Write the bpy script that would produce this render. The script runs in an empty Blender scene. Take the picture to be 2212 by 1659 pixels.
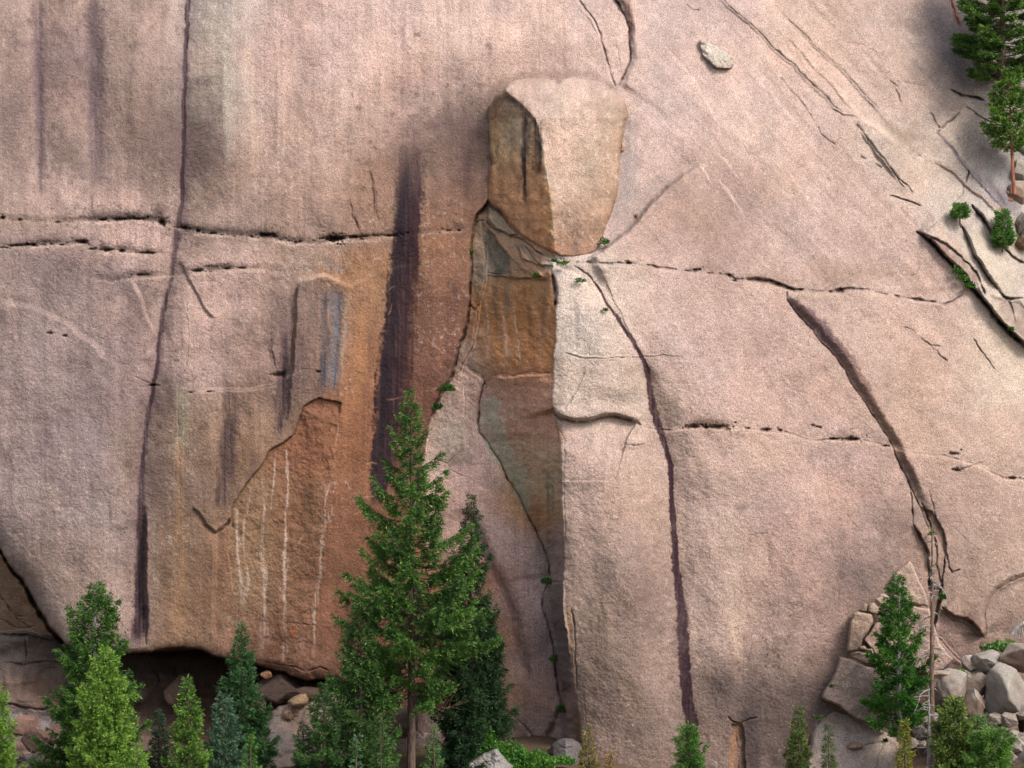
import bpy, bmesh, math, random
import numpy as np
from mathutils import Vector
R = math.radians
scene = bpy.context.scene
col = scene.collection
# ------------------------------------------------------------------ camera
D = 150.0                       # metres from the camera to the reference plane y = 0
S = 2212 / 60.0                 # chart units per metre on that plane
CZ = 22.5
cam_d = bpy.data.cameras.new('camera')
cam = bpy.data.objects.new('camera', cam_d)
col.objects.link(cam)
cam.location = (0, -D, CZ)
cam.rotation_euler = (R(90), 0, 0)
cam_d.sensor_width = 36
cam_d.lens = 36 * D / 60.0
cam_d.clip_end = 6000
scene.camera = cam
# ------------------------------------------------------------------ sky, sun, exposure
SUN = Vector((0.54, -0.52, 0.72)).normalized()
elev = math.asin(SUN.z)
w = bpy.data.worlds.new('World')
scene.world = w
w.use_nodes = True
nt = w.node_tree
sky = nt.nodes.new('ShaderNodeTexSky')
sky.sky_type = 'NISHITA'
sky.sun_disc = False
sky.sun_elevation = elev
sky.sun_rotation = math.atan2(SUN.x, SUN.y)
sky.dust_density = 3.0
sky.air_density = 1.0
bg = nt.nodes['Background']
bg.inputs[1].default_value = 0.15
hz = nt.nodes.new('ShaderNodeHueSaturation')          # thin high cloud takes the blue out of the sky
hz.inputs['Saturation'].default_value = 0.48
hz.inputs['Value'].default_value = 1.15
nt.links.new(sky.outputs[0], hz.inputs['Color'])
nt.links.new(hz.outputs[0], bg.inputs[0])
sl = bpy.data.lights.new('sun', 'SUN')
sl.energy = 2.0
sl.angle = R(15)
sl.color = (1.0, 0.93, 0.87)
so = bpy.data.objects.new('sun', sl)
col.objects.link(so)
so.rotation_euler = SUN.to_track_quat('Z', 'Y').to_euler()
so.location = (60, -60, 90)
vs = scene.view_settings
vs.view_transform = 'Standard'
vs.look = 'None'
vs.exposure = 0.80
vs.gamma = 1
scene.cycles.max_bounces = 6
scene.cycles.diffuse_bounces = 3

# ------------------------------------------------------------------ helpers
f32 = np.float32
def lin(c):
    c = np.asarray(c, dtype=np.float64) / 255.0
    return np.where(c <= 0.04045, c / 12.92, ((c + 0.055) / 1.055) ** 2.4)
KA = 0.56                       # sunlit picture value -> albedo
def alb(c):
    return lin(c) * KA
def mute(C, k=0.93):
    L = (C * np.array([.3, .55, .15], C.dtype)).sum(-1, keepdims=True)
    return L + (C - L) * k
def sstep(x):
    x = np.clip(x, 0, 1)
    return x * x * (3 - 2 * x)

_tab = {}
def vnoise(x, y, seed):
    if seed not in _tab:
        _tab[seed] = np.random.default_rng(seed).random((256, 256)).astype(f32)
    T = _tab[seed]
    xi = np.floor(x).astype(np.int32); yi = np.floor(y).astype(np.int32)
    fx = (x - xi).astype(f32); fy = (y - yi).astype(f32)
    fx = fx * fx * fx * (fx * (fx * 6 - 15) + 10); fy = fy * fy * fy * (fy * (fy * 6 - 15) + 10)
    x0 = xi & 255; x1 = (xi + 1) & 255; y0 = yi & 255; y1 = (yi + 1) & 255
    a = T[y0, x0]; b = T[y0, x1]; c = T[y1, x0]; d = T[y1, x1]
    t = a + (b - a) * fx; u = c + (d - c) * fx
    return (t + (u - t) * fy) * 2 - 1
def fbm(x, y, octv, seed, gain=0.5):
    s = 0; amp = 1.0; tot = 0; f = 1.0
    for k in range(octv):
        s = s + amp * vnoise(x * f + 17.3 * k, y * f + 9.1 * k, seed * 31 + k)
        tot += amp; amp *= gain; f *= 2.03
    return s / tot * 1.6

def at(u, v, y=0.0):
    """chart position and depth -> point in metres"""
    k = (D + y) / D
    return Vector(((u - 1106) / S * k, y, CZ + (829.5 - v) / S * k))
def atn(U, V, Y):
    k = (D + Y) / D
    return np.stack([(U - 1106) / S * k, Y, CZ + (829.5 - V) / S * k], -1)

class Field:
    """a sheet of rock: depth Y and albedo C over chart coordinates"""
    def __init__(s, u0, u1, v0, v1, g, warp=.62):
        us = np.arange(u0, u1 + g, g, dtype=f32); vs_ = np.arange(v0, v1 + g, g, dtype=f32)
        s.u0, s.v0, s.g = u0, v0, g
        s.U, s.V = np.meshgrid(us, vs_)
        s.H, s.W = s.U.shape
        wu = 5.0 * fbm(s.U / 60, s.V / 60, 3, 101) + 1.6 * fbm(s.U / 11, s.V / 11, 2, 102)
        wv = 5.0 * fbm(s.U / 60, s.V / 60, 3, 103) + 1.6 * fbm(s.U / 11, s.V / 11, 2, 104)
        s.Uw = (s.U + warp * wu).astype(f32); s.Vw = (s.V + warp * wv).astype(f32)
        s.Y = np.zeros((s.H, s.W), f32)
        s.C = np.zeros((s.H, s.W, 3), f32)
    def win(s, a, b, c, d):
        j0 = max(0, int((a - s.u0) / s.g)); j1 = min(s.W, int((b - s.u0) / s.g) + 2)
        i0 = max(0, int((c - s.v0) / s.g)); i1 = min(s.H, int((d - s.v0) / s.g) + 2)
        if j1 <= j0 or i1 <= i0: return None
        return slice(i0, i1), slice(j0, j1)
    def line(s, pts, rad, straight=False):
        """distance, parameter and side of every vertex near a polyline"""
        P = np.array([p[:2] for p in pts], float)
        pad = rad + 8
        wn = s.win(P[:, 0].min() - pad, P[:, 0].max() + pad, P[:, 1].min() - pad, P[:, 1].max() + pad)
        if wn is None: return None
        si, sj = wn
        U = (s.U if straight else s.Uw)[si, sj]; V = (s.V if straight else s.Vw)[si, sj]
        d = np.full(U.shape, 1e9, f32); t = np.zeros(U.shape, f32); sd = np.ones(U.shape, f32); ac = np.zeros(U.shape, f32)
        oi, oj = si.start, sj.start
        for k in range(len(P) - 1):
            a, b = P[k], P[k + 1]
            w2 = s.win(min(a[0], b[0]) - pad, max(a[0], b[0]) + pad, min(a[1], b[1]) - pad, max(a[1], b[1]) + pad)
            if w2 is None: continue
            q = (slice(w2[0].start - oi, w2[0].stop - oi), slice(w2[1].start - oj, w2[1].stop - oj))
            u = U[q]; v = V[q]
            e = b - a; L2 = max(float(e @ e), 1e-6)
            tt = np.clip(((u - a[0]) * e[0] + (v - a[1]) * e[1]) / L2, 0, 1)
            du = u - a[0] - tt * e[0]; dv = v - a[1] - tt * e[1]
            dd = np.sqrt(du * du + dv * dv)
            cr = e[0] * (v - a[1]) - e[1] * (u - a[0])
            ca = np.abs(cr) / math.sqrt(L2)
            m = dd < d[q] - 1e-3
            tie = (np.abs(dd - d[q]) <= 1e-3) & (ca > ac[q])
            sd[q] = np.where(m | tie, np.sign(cr), sd[q]); ac[q] = np.where(m | tie, ca, ac[q])
            d[q] = np.where(m, dd, d[q]); t[q] = np.where(m, k + tt, t[q])
        return wn, d, t, sd, len(P) - 1
    def crack(s, pts, wd=1.6, dep=0.25, inner_dark=0.55, halo=0.0, tint=(60, 46, 44), broken=0.0):
        rad = np.max(wd) * 4 + 4 + halo * 2
        r = s.line(pts, rad)
        if r is None: return
        wn, d, t, sd, n = r
        W = np.interp(t, range(n + 1), wd).astype(f32) if np.ndim(wd) else wd
        env = sstep(t / 0.35) * sstep((n - t) / 0.35)
        var = 0.75 + 0.35 * fbm(s.U[wn] / 14, s.V[wn] / 14, 2, 7)
        if broken:
            var = var * sstep((fbm(s.U[wn] / 13, s.V[wn] / 30, 2, 23) + 1.0 - 1.6 * broken) * 2.0)
        W = np.maximum(W * (0.45 + 0.42 * var), 0.9)
        k = np.exp(-(d / W) ** 2) * env * var
        s.Y[wn] += dep * .48 * k
        tc = alb(tint)
        m = (np.clip(inner_dark * .9 * np.exp(-(d / (W * 1.25)) ** 2) * env * var, 0, 1))[..., None]
        s.C[wn] = s.C[wn] * (1 - m) + tc * m
        if halo:
            m = (0.35 * np.exp(-(d / halo) ** 1.2) * env * np.clip(0.6 + 0.7 * fbm(s.U[wn] / 25, s.V[wn] / 9, 3, 8), 0, 1))[..., None]
            s.C[wn] *= (1 - m)
    def stain(s, pts, wd, colr, k=0.9, soft=0.5, streak=0.35, grain=0.25, seed=5):
        """a painted band of colour that follows a line; wd half-width at each point"""
        r = s.line(pts, np.max(wd) * 2.4 + 6)
        if r is None: return
        wn, d, t, sd, n = r
        W = np.interp(t, range(n + 1), wd).astype(f32) if np.ndim(wd) else wd
        U = s.U[wn]; V = s.V[wn]
        x = d / W * (1 + grain * fbm(U / 9, V / 30, 3, seed) + 0.18 * fbm(U / 5, V / 5, 2, seed + 1))
        m = sstep((1 + soft - x) / (2 * soft)) if soft < 1 else np.exp(-x * x)
        if max(colr) < 100: colr = tuple(c_ * .70 for c_ in colr)
        env = sstep(t / 0.5) * sstep((n - t) / 0.5)
        kk = np.interp(t, range(n + 1), k).astype(f32) if np.ndim(k) else k
        m = m * env * kk * np.clip(1 - streak + streak * 1.3 * (0.5 + fbm(U / 4.5, V / 120, 3, seed + 2)), 0, 1.15)
        m = np.clip(m, 0, 1)[..., None]
        s.C[wn] = s.C[wn] * (1 - m) + alb(colr) * m
    def step(s, pts, hp, Lp, hn=0.0, Ln=10.0, ramp=2.0, tap=0.5):
        """relief along a line: hp on the positive side (below / picture-left), hn on the other"""
        r = s.line(pts, max(Lp if hp else 0, Ln if hn else 0) * 3.2)
        if r is None: return
        wn, d, t, sd, n = r
        env = sstep(t / tap) * sstep((n - t) / tap)
        rp = sstep(d / ramp * 0.5 + 0.0)
        s.Y[wn] += env * np.where(sd > 0, hp * np.exp(-(d / Lp)) * rp, hn * np.exp(-(d / Ln)) * rp)
    def groove(s, pts, wd, dep):
        r = s.line(pts, np.max(wd) * 3)
        if r is None: return
        wn, d, t, sd, n = r
        W = np.interp(t, range(n + 1), wd).astype(f32) if np.ndim(wd) else wd
        env = sstep(t / 0.6) * sstep((n - t) / 0.6)
        s.Y[wn] += dep * np.exp(-(d / W) ** 2) * env
    def poly(s, pts, soft=4.0, straight=False):
        """signed distance to a polygon (positive inside) in a window"""
        r = s.line(list(pts) + [pts[0]], soft + 12, straight)
        if r is None: return None
        wn, d, t, sd, n = r
        U = (s.U if straight else s.Uw)[wn]; V = (s.V if straight else s.Vw)[wn]
        ins = np.zeros(U.shape, bool)
        for k in range(len(pts)):
            x0, y0 = pts[k][:2]; x1, y1 = pts[(k + 1) % len(pts)][:2]
            if y0 == y1: continue
            c = ((V >= min(y0, y1)) & (V < max(y0, y1)) & (U < (x1 - x0) * (V - y0) / (y1 - y0) + x0))
            ins ^= c
        big = np.minimum(d, 1e4)
        return wn, np.where(ins, big, -big)
    def area(s, pts, colr, k=0.9, soft=5.0, mottle=0.3, dy=0.0, ysoft=2.0, seed=11, sx=14, sy=20):
        r = s.poly(pts, max(soft, 5) * 2)
        if r is None: return
        wn, sd = r
        n = fbm(s.U[wn] / sx, s.V[wn] / sy, 4, seed)
        if colr is not None:
            m = sstep((sd + soft * 0.8 * n) / (2 * soft) + 0.5) * k * np.clip(1 - mottle + mottle * (0.5 + n), 0, 1)
            m = np.clip(m, 0, 1)[..., None]
            s.C[wn] = s.C[wn] * (1 - m) + alb(colr) * m
        if dy:
            s.Y[wn] += dy * sstep(sd / (2 * ysoft) + 0.5)
    def blob(s, u, v, ru, rv, colr=None, k=0.6, dy=0.0, rough=0.6, seed=41, e=1.4):
        wn = s.win(u - ru * 2.6, u + ru * 2.6, v - rv * 2.6, v + rv * 2.6)
        if wn is None: return
        x = ((s.U[wn] - u) / ru) ** 2 + ((s.V[wn] - v) / rv) ** 2
        sc = max(6.0, min(ru, rv) * 0.5)
        x = x * (1 + rough * fbm(s.U[wn] / sc, s.V[wn] / sc, 3, seed))
        g = np.exp(-np.maximum(x, 0) ** e)
        if colr is not None:
            m = np.clip(g * k, 0, 1)[..., None]
            s.C[wn] = s.C[wn] * (1 - m) + alb(colr) * m
        if dy: s.Y[wn] += dy * g

def grid_faces(H, W):
    i = np.arange(H * W, dtype=np.int32).reshape(H, W)
    return np.stack([i[:-1, :-1], i[1:, :-1], i[1:, 1:], i[:-1, 1:]], -1).reshape(-1, 4)
def make_mesh(name, verts, faces, mat, colr=None, smooth=True, parent=None, loc=None):
    """faces: (n,3) or (n,4) index array"""
    verts = np.asarray(verts, dtype=f32)
    if loc is not None: verts = verts - np.array(loc, f32)
    me = bpy.data.meshes.new(name)
    n, k = faces.shape
    me.vertices.add(len(verts)); me.vertices.foreach_set('co', verts.ravel())
    me.loops.add(n * k); me.loops.foreach_set('vertex_index', faces.astype(np.int32).ravel())
    me.polygons.add(n)
    me.polygons.foreach_set('loop_start', np.arange(0, n * k, k, dtype=np.int32))
    me.polygons.foreach_set('loop_total', np.full(n, k, dtype=np.int32))
    me.polygons.foreach_set('use_smooth', np.full(n, smooth, dtype=bool))
    me.update(calc_edges=True)
    if colr is not None:
        ca = me.color_attributes.new('tone', 'FLOAT_COLOR', 'POINT')
        a = np.ones((len(verts), 4), f32); a[:, :3] = colr
        ca.data.foreach_set('color', a.ravel())
    me.materials.append(mat)
    o = bpy.data.objects.new(name, me)
    col.objects.link(o)
    if loc is not None: o.location = loc
    if parent is not None: o.parent = parent
    return o
def second(o, mat, start):
    o.data.materials.append(mat)
    a = np.zeros(len(o.data.polygons), np.int32); a[start:] = 1
    o.data.polygons.foreach_set('material_index', a)
def tag(o, label=None, cat=None, group=None, kind=None):
    if label: o['label'] = label
    if cat: o['category'] = cat
    if group: o['group'] = group
    if kind: o['kind'] = kind
    return o
def empty(name, loc):
    o = bpy.data.objects.new(name, None)
    o.location = loc; o.empty_display_size = 0.3
    col.objects.link(o)
    return o

# ------------------------------------------------------------------ materials
def new_mat(name):
    m = bpy.data.materials.new(name); m.use_nodes = True
    nt = m.node_tree
    b = nt.nodes['Principled BSDF']
    b.inputs['Roughness'].default_value = 0.9
    b.inputs['Specular IOR Level'].default_value = 0.2
    return m, nt, b
def granite_mat(name, grain=0.30, bump=0.6, sc=1.0):
    m, nt, b = new_mat(name)
    N = nt.nodes; Lk = nt.links.new
    at_ = N.new('ShaderNodeAttribute'); at_.attribute_name = 'tone'
    tc = N.new('ShaderNodeTexCoord')
    mp = N.new('ShaderNodeMapping'); mp.inputs['Scale'].default_value = (1, 1, 1.25)
    Lk(tc.outputs['Object'], mp.inputs[0])
    n1 = N.new('ShaderNodeTexNoise'); n1.inputs['Scale'].default_value = 17 * sc; n1.inputs['Detail'].default_value = 4; n1.inputs['Roughness'].default_value = 0.72
    n2 = N.new('ShaderNodeTexNoise'); n2.inputs['Scale'].default_value = 8 * sc; n2.inputs['Detail'].default_value = 5; n2.inputs['Roughness'].default_value = 0.62
    n3 = N.new('ShaderNodeTexNoise'); n3.inputs['Scale'].default_value = 10 * sc; n3.inputs['Detail'].default_value = 2
    for n in (n1, n2, n3): Lk(mp.outputs[0], n.inputs['Vector'])
    # crystal speckle
    r1 = N.new('ShaderNodeMapRange'); r1.inputs[1].default_value = 0.38; r1.inputs[2].default_value = 0.62
    r1.inputs[3].default_value = 1 - grain; r1.inputs[4].default_value = 1 + grain
    Lk(n1.outputs[0], r1.inputs[0])
    mx = N.new('ShaderNodeMix'); mx.data_type = 'RGBA'; mx.blend_type = 'MULTIPLY'; mx.inputs[0].default_value = 1
    Lk(at_.outputs['Color'], mx.inputs[6]); Lk(r1.outputs[0], mx.inputs[7])
    # pale feldspar flecks
    r2 = N.new('ShaderNodeMapRange'); r2.inputs[1].default_value = 0.62; r2.inputs[2].default_value = 0.74
    r2.inputs[3].default_value = 0; r2.inputs[4].default_value = 0.5
    Lk(n3.outputs[0], r2.inputs[0])
    mx2 = N.new('ShaderNodeMix'); mx2.data_type = 'RGBA'
    sc2 = N.new('ShaderNodeMix'); sc2.data_type = 'RGBA'; sc2.blend_type = 'MULTIPLY'; sc2.inputs[0].default_value = 1
    Lk(at_.outputs['Color'], sc2.inputs[6]); sc2.inputs[7].default_value = (1.75, 1.85, 1.9, 1)
    Lk(r2.outputs[0], mx2.inputs[0]); Lk(mx.outputs[2], mx2.inputs[6]); Lk(sc2.outputs[2], mx2.inputs[7])
    Lk(mx2.outputs[2], b.inputs['Base Color'])
    ad = N.new('ShaderNodeMath'); ad.operation = 'MULTIPLY_ADD'; ad.inputs[1].default_value = 0.6
    Lk(n1.outputs[0], ad.inputs[0]); Lk(n2.outputs[0], ad.inputs[2])
    bp = N.new('ShaderNodeBump'); n5 = N.new('ShaderNodeTexNoise'); n5.inputs['Scale'].default_value = .35 * sc; n5.inputs['Detail'].default_value = 3; Lk(mp.outputs[0], n5.inputs['Vector'])
    r5 = N.new('ShaderNodeMapRange'); r5.inputs[1].default_value = .35; r5.inputs[2].default_value = .65; r5.inputs[3].default_value = bump * .5; r5.inputs[4].default_value = bump * 1.2
    Lk(n5.outputs[0], r5.inputs[0]); Lk(r5.outputs[0], bp.inputs['Strength']); bp.inputs['Distance'].default_value = 0.11
    Lk(ad.outputs[0], bp.inputs['Height']); Lk(bp.outputs[0], b.inputs['Normal'])
    return m
M_CLIFF = granite_mat('cliff_granite', 0.50, 0.36)
M_STONE = granite_mat('stone_granite', 0.36, 0.6, 1.2)
def foliage_mat(name):
    m, nt, b = new_mat(name)
    N = nt.nodes; Lk = nt.links.new
    at_ = N.new('ShaderNodeAttribute'); at_.attribute_name = 'tone'
    b.inputs['Roughness'].default_value = 0.6
    b.inputs['Specular IOR Level'].default_value = 0.25
    Lk(at_.outputs['Color'], b.inputs['Base Color'])
    tr = N.new('ShaderNodeBsdfTranslucent'); Lk(at_.outputs['Color'], tr.inputs[0])
    ms = N.new('ShaderNodeMixShader'); ms.inputs[0].default_value = 0.28
    Lk(b.outputs[0], ms.inputs[1]); Lk(tr.outputs[0], ms.inputs[2])
    Lk(ms.outputs[0], N['Material Output'].inputs[0])
    return m
M_LEAF = foliage_mat('needles')
def bark_mat(name, c1, c2):
    m, nt, b = new_mat(name)
    N = nt.nodes; Lk = nt.links.new
    tc = N.new('ShaderNodeTexCoord'); mp = N.new('ShaderNodeMapping'); mp.inputs['Scale'].default_value = (9, 9, 2)
    n = N.new('ShaderNodeTexNoise'); n.inputs['Scale'].default_value = 1; n.inputs['Detail'].default_value = 5
    Lk(tc.outputs['Object'], mp.inputs[0]); Lk(mp.outputs[0], n.inputs['Vector'])
    cr = N.new('ShaderNodeValToRGB'); cr.color_ramp.elements[0].position = 0.35; cr.color_ramp.elements[1].position = 0.65
    cr.color_ramp.elements[0].color = (*c1, 1); cr.color_ramp.elements[1].color = (*c2, 1)
    Lk(n.outputs[0], cr.inputs[0]); Lk(cr.outputs[0], b.inputs['Base Color'])
    bp = N.new('ShaderNodeBump'); bp.inputs['Distance'].default_value = 0.05
    Lk(n.outputs[0], bp.inputs['Height']); Lk(bp.outputs[0], b.inputs['Normal'])
    return m
M_BARK = bark_mat('bark_brown', (0.04, 0.028, 0.022), (0.115, 0.078, 0.06))
M_BARKR = bark_mat('bark_red', (0.13, 0.05, 0.03), (0.32, 0.13, 0.075))
M_DEAD = bark_mat('dead_wood', (0.14, 0.125, 0.115), (0.34, 0.31, 0.29))
M_SNAG = bark_mat('snag_wood', (0.06, 0.048, 0.04), (0.19, 0.11, 0.07))
# ------------------------------------------------------------------ THE CLIFF
F = Field(-260, 2472, -160, 1880, 1.5)
U, V = F.U, F.V
def surf(pts, U, V, s=240.0):
    """smooth surface through scattered (u, v, value...) points"""
    P = np.array(pts, float)
    g = 20.0
    gu = np.arange(U.min() - g, U.max() + 2 * g, g); gv = np.arange(V.min() - g, V.max() + 2 * g, g)
    GU, GV = np.meshgrid(gu, gv)
    X = np.stack([P[:, 0], P[:, 1]], -1)
    out = []
    d2 = (GU[..., None] - X[:, 0]) ** 2 + (GV[..., None] - X[:, 1]) ** 2
    wt = np.exp(-d2 / (2 * s * s)) + 1e-5 / (1 + d2 / (s * s)) ** 2
    wt /= wt.sum(-1, keepdims=True)
    x = (U - gu[0]) / g; y = (V - gv[0]) / g
    xi = x.astype(np.int32); yi = y.astype(np.int32); fx = x - xi; fy = y - yi
    for c in range(2, P.shape[1]):
        G = (wt @ P[:, c])
        a = G[yi, xi]; b = G[yi, xi + 1]; c_ = G[yi + 1, xi]; d_ = G[yi + 1, xi + 1]
        out.append((a * (1 - fx) + b * fx) * (1 - fy) + (c_ * (1 - fx) + d_ * fx) * fy)
    return np.stack(out, -1).astype(f32)
def tps(pts, U, V):
    """thin-plate surface through scattered depth points"""
    P = np.array(pts, float); X = P[:, :2] / 500.0
    def ph(r2): return 0.5 * r2 * np.log(r2 + 1e-12)
    n = len(P)
    K = ph(((X[:, None] - X[None]) ** 2).sum(-1)) + np.eye(n) * 0.02
    A = np.zeros((n + 3, n + 3)); A[:n, :n] = K; A[:n, n] = 1; A[:n, n + 1:] = X; A[n, :n] = 1; A[n + 1:, :n] = X.T
    wts = np.linalg.solve(A, np.concatenate([P[:, 2], [0, 0, 0]]))
    g = 20.0
    gu = np.arange(U.min() - g, U.max() + 2 * g, g); gv = np.arange(V.min() - g, V.max() + 2 * g, g)
    GU, GV = np.meshgrid(gu, gv)
    d2 = ((GU / 500)[..., None] - X[:, 0]) ** 2 + ((GV / 500)[..., None] - X[:, 1]) ** 2
    G = ph(d2) @ wts[:n] + wts[n] + wts[n + 1] * GU / 500 + wts[n + 2] * GV / 500
    x = (U - gu[0]) / g; y = (V - gv[0]) / g
    xi = x.astype(np.int32); yi = y.astype(np.int32); fx = x - xi; fy = y - yi
    a = G[yi, xi]; b = G[yi, xi + 1]; c_ = G[yi + 1, xi]; d_ = G[yi + 1, xi + 1]
    return ((a * (1 - fx) + b * fx) * (1 - fy) + (c_ * (1 - fx) + d_ * fx) * fy).astype(f32)

P_LEFT = [(-250, 0, 6.2), (0, 0, 5.4), (400, 0, 5.2), (800, 0, 5.6), (1100, 0, 6.2), (1400, 0, 7.2),
          (-250, 470, 2.6), (0, 470, 1.7), (400, 470, 1.5), (800, 470, 2.0), (1050, 470, 3.0), (1400, 470, 4.4),
          (0, 700, .7), (400, 720, .5), (750, 700, 1.1), (1050, 700, 2.6),
          (-250, 900, 1.4), (0, 900, .3), (400, 900, .0), (700, 900, .6), (1000, 900, 2.2), (1300, 900, 3.6),
          (-200, 1380, 1.5), (100, 1380, .3), (350, 1380, -.3), (650, 1380, .3), (1000, 1400, 1.8), (1300, 1400, 3.0),
          (0, 1800, .5), (600, 1800, .5), (1100, 1800, 1.0)]
P_RIGHT = [(1000, -100, 6.2), (1350, 0, 6.6), (1700, 0, 8.6), (2212, 0, 13.0), (2450, 0, 16.0),
           (1350, 250, 3.0), (1700, 250, 4.6), (2212, 250, 9.2), (1100, 250, 2.6),
           (1200, 560, -2.2), (1500, 560, -.2), (1800, 560, 1.4), (2212, 560, 5.2), (2450, 560, 8.2),
           (1200, 900, -3.8), (1500, 900, -2.4), (1800, 900, -.9), (2212, 900, 2.0),
           (1240, 1200, -4.2), (1500, 1200, -3.4), (1800, 1200, -2.2), (2212, 1200, .2), (2450, 1200, 2.2),
           (1250, 1450, -3.9), (1500, 1450, -3.6), (1800, 1450, -2.2), (2212, 1450, .4),
           (1250, 1700, -3.3), (1500, 1700, -3.2), (1800, 1700, -1.8), (2212, 1700, .8)]
YL = tps(P_LEFT, U, V); YR = tps(P_RIGHT, U, V)
LC = [(1080, 380), (1058, 430), (1027, 470), (1022, 493), (1019, 553), (1012, 620), (1013, 660), (1004, 713), (990, 753), (983, 780), (973, 820), (955, 848), (944, 870), (930, 903), (915, 1000), (905, 1100), (930, 1250), (960, 1400), (980, 1660), (980, 1900)]
RC = [(1200, 380), (1200, 550), (1193, 575), (1200, 610), (1203, 660), (1200, 720), (1197, 800), (1193, 880), (1200, 915), (1210, 950), (1214, 1000), (1216, 1060), (1214, 1106), (1217, 1260), (1220, 1340), (1236, 1473), (1249, 1540), (1254, 1600), (1258, 1900)]
lc = np.interp(F.Vw, [p[1] for p in LC], [p[0] for p in LC]).astype(f32)
rc = np.interp(F.Vw, [p[1] for p in RC], [p[0] for p in RC]).astype(f32)
Uw = F.Uw
# upper part: one continuous slab; lower part: wall | gully face | buttress
wide = np.interp(V, [-200, 120, 260, 560, 600, 2000], [420, 380, 200, 60, 8, 8]).astype(f32)
wR = sstep((U - 1205) / (2 * wide) + 0.5)
Yup = YL * (1 - wR) + YR * wR
t = np.clip((Uw - lc) / (rc - lc), 0, 1)
FLX = [(1090, 380), (1050, 822), (1036, 870), (1036, 933), (1054, 953), (1077, 993), (1097, 1033), (1124, 1076), (1160, 1146), (1185, 1222), (1192, 1300), (1210, 1500), (1220, 1900)]
fx_ = np.interp(F.Vw, [p[1] for p in FLX], [p[0] for p in FLX]).astype(f32)
tf = np.clip((fx_ - lc) / (rc - lc), .05, .93); kf = sstep((F.Vw - 780) / 120)
tb = np.where(t < tf, t * .42, tf * .42 + (t - tf) * (1 - tf * .42) / (1 - tf))
t = t * (1 - kf) + tb * kf
YC = (YL + 0.9) * (1 - t) + (YR + 0.62) * t                      # side face of the buttress
mL = sstep((Uw - lc) / 4 + 0.5); mR = sstep((Uw - rc) / 5 + 0.5)
Ylow = (YL * (1 - mL) + YC * mL) * (1 - mR) + YR * mR
mlow = sstep((V - 400) / 60)
F.Y[:] = Yup * (1 - mlow) + Ylow * mlow
# rounding of the buttress arete
F.Y += mlow * (0.50 * np.exp(-np.clip(Uw - rc, 0, 400) / 24.0) * mR)

# broad swells, flutes and ribs
def flute(pts, wd, dep):
    F.groove(pts, wd, dep)
flute([(404, -160), (400, 130), (397, 330), (388, 500), (370, 600), (350, 715), (330, 850), (310, 990), (302, 1170), (300, 1400)], [34, 34, 34, 34, 30, 28, 30, 36, 44, 50], .42)
flute([(80, -160), (84, 200), (88, 460)], 34, .26); flute([(203, -160), (206, 200), (208, 430)], 40, .30); flute([(300, -160), (300, 200), (300, 440)], 26, -.16)
flute([(498, -160), (500, 200), (500, 440)], 44, -.30); flute([(560, -160), (560, 250), (560, 460)], 30, .12)
flute([(1387, 770), (1404, 853), (1434, 953), (1453, 1106), (1469, 1300), (1485, 1500), (1505, 1800)], [20, 30, 40, 55, 64, 70, 70], .62)
flute([(1330, 930), (1335, 1100), (1350, 1300), (1360, 1600)], [60, 70, 80, 80], -.55)

flute([(1600, 1000), (1612, 1150), (1622, 1300), (1620, 1560), (1620, 1800)], [60, 66, 66, 60, 60], .14)
flute([(1250, 640), (1300, 700), (1330, 800), (1320, 880)], [50, 70, 70, 50], -.45)
flute([(500, 820), (490, 990), (470, 1110)], [30, 34, 30], .24); flute([(612, 720), (604, 950)], [22, 26], .18); flute([(555, 830), (548, 1000)], [24, 26], -.15)
flute([(870, 400), (850, 760), (820, 1080)], [44, 50, 50], .22); flute([(950, 420), (930, 700), (890, 900)], [40, 44, 44], -.18)
flute([(1500, -100), (1700, 90), (1900, 330), (2100, 620), (2212, 760)], [60, 60, 60, 60, 60], -.35); flute([(1600, -100), (1780, 90), (1940, 300)], [40, 44, 44], .25); flute([(1740, -100), (1900, 90), (2020, 240)], [50, 50, 50], -.3)
flute([(1500, 420), (1640, 520), (1760, 590)], [60, 60, 40], .25); flute([(1780, 500), (1900, 580), (1980, 620)], [40, 50, 40], .28)
# the rest
und = 0.34 * fbm(U / 260, V / 330, 3, 201) + 0.10 * fbm(U / 70, V / 110, 3, 202)
diag = (U * 0.72 - V * 0.69); dal = (U * 0.69 + V * 0.72)
und_r = 0.34 * fbm(U / 300, V / 300, 3, 203) + 0.07 * fbm(diag / 48, dal / 320, 3, 204) + .016 * fbm(diag / 15, dal / 160, 3, 205)
wr = sstep((U - 1150 + (V - 500) * -0.0) / 260)
up = sstep((760 - V + (U - 1500) * .35) / 320)
F.Y += und * (1 - wr * up) + und_r * wr * up
F.Y += 0.020 * fbm(U / 16, V / 16, 4, 206, 0.6) + 0.012 * fbm(U / 5, V / 4, 2, 207)

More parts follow.
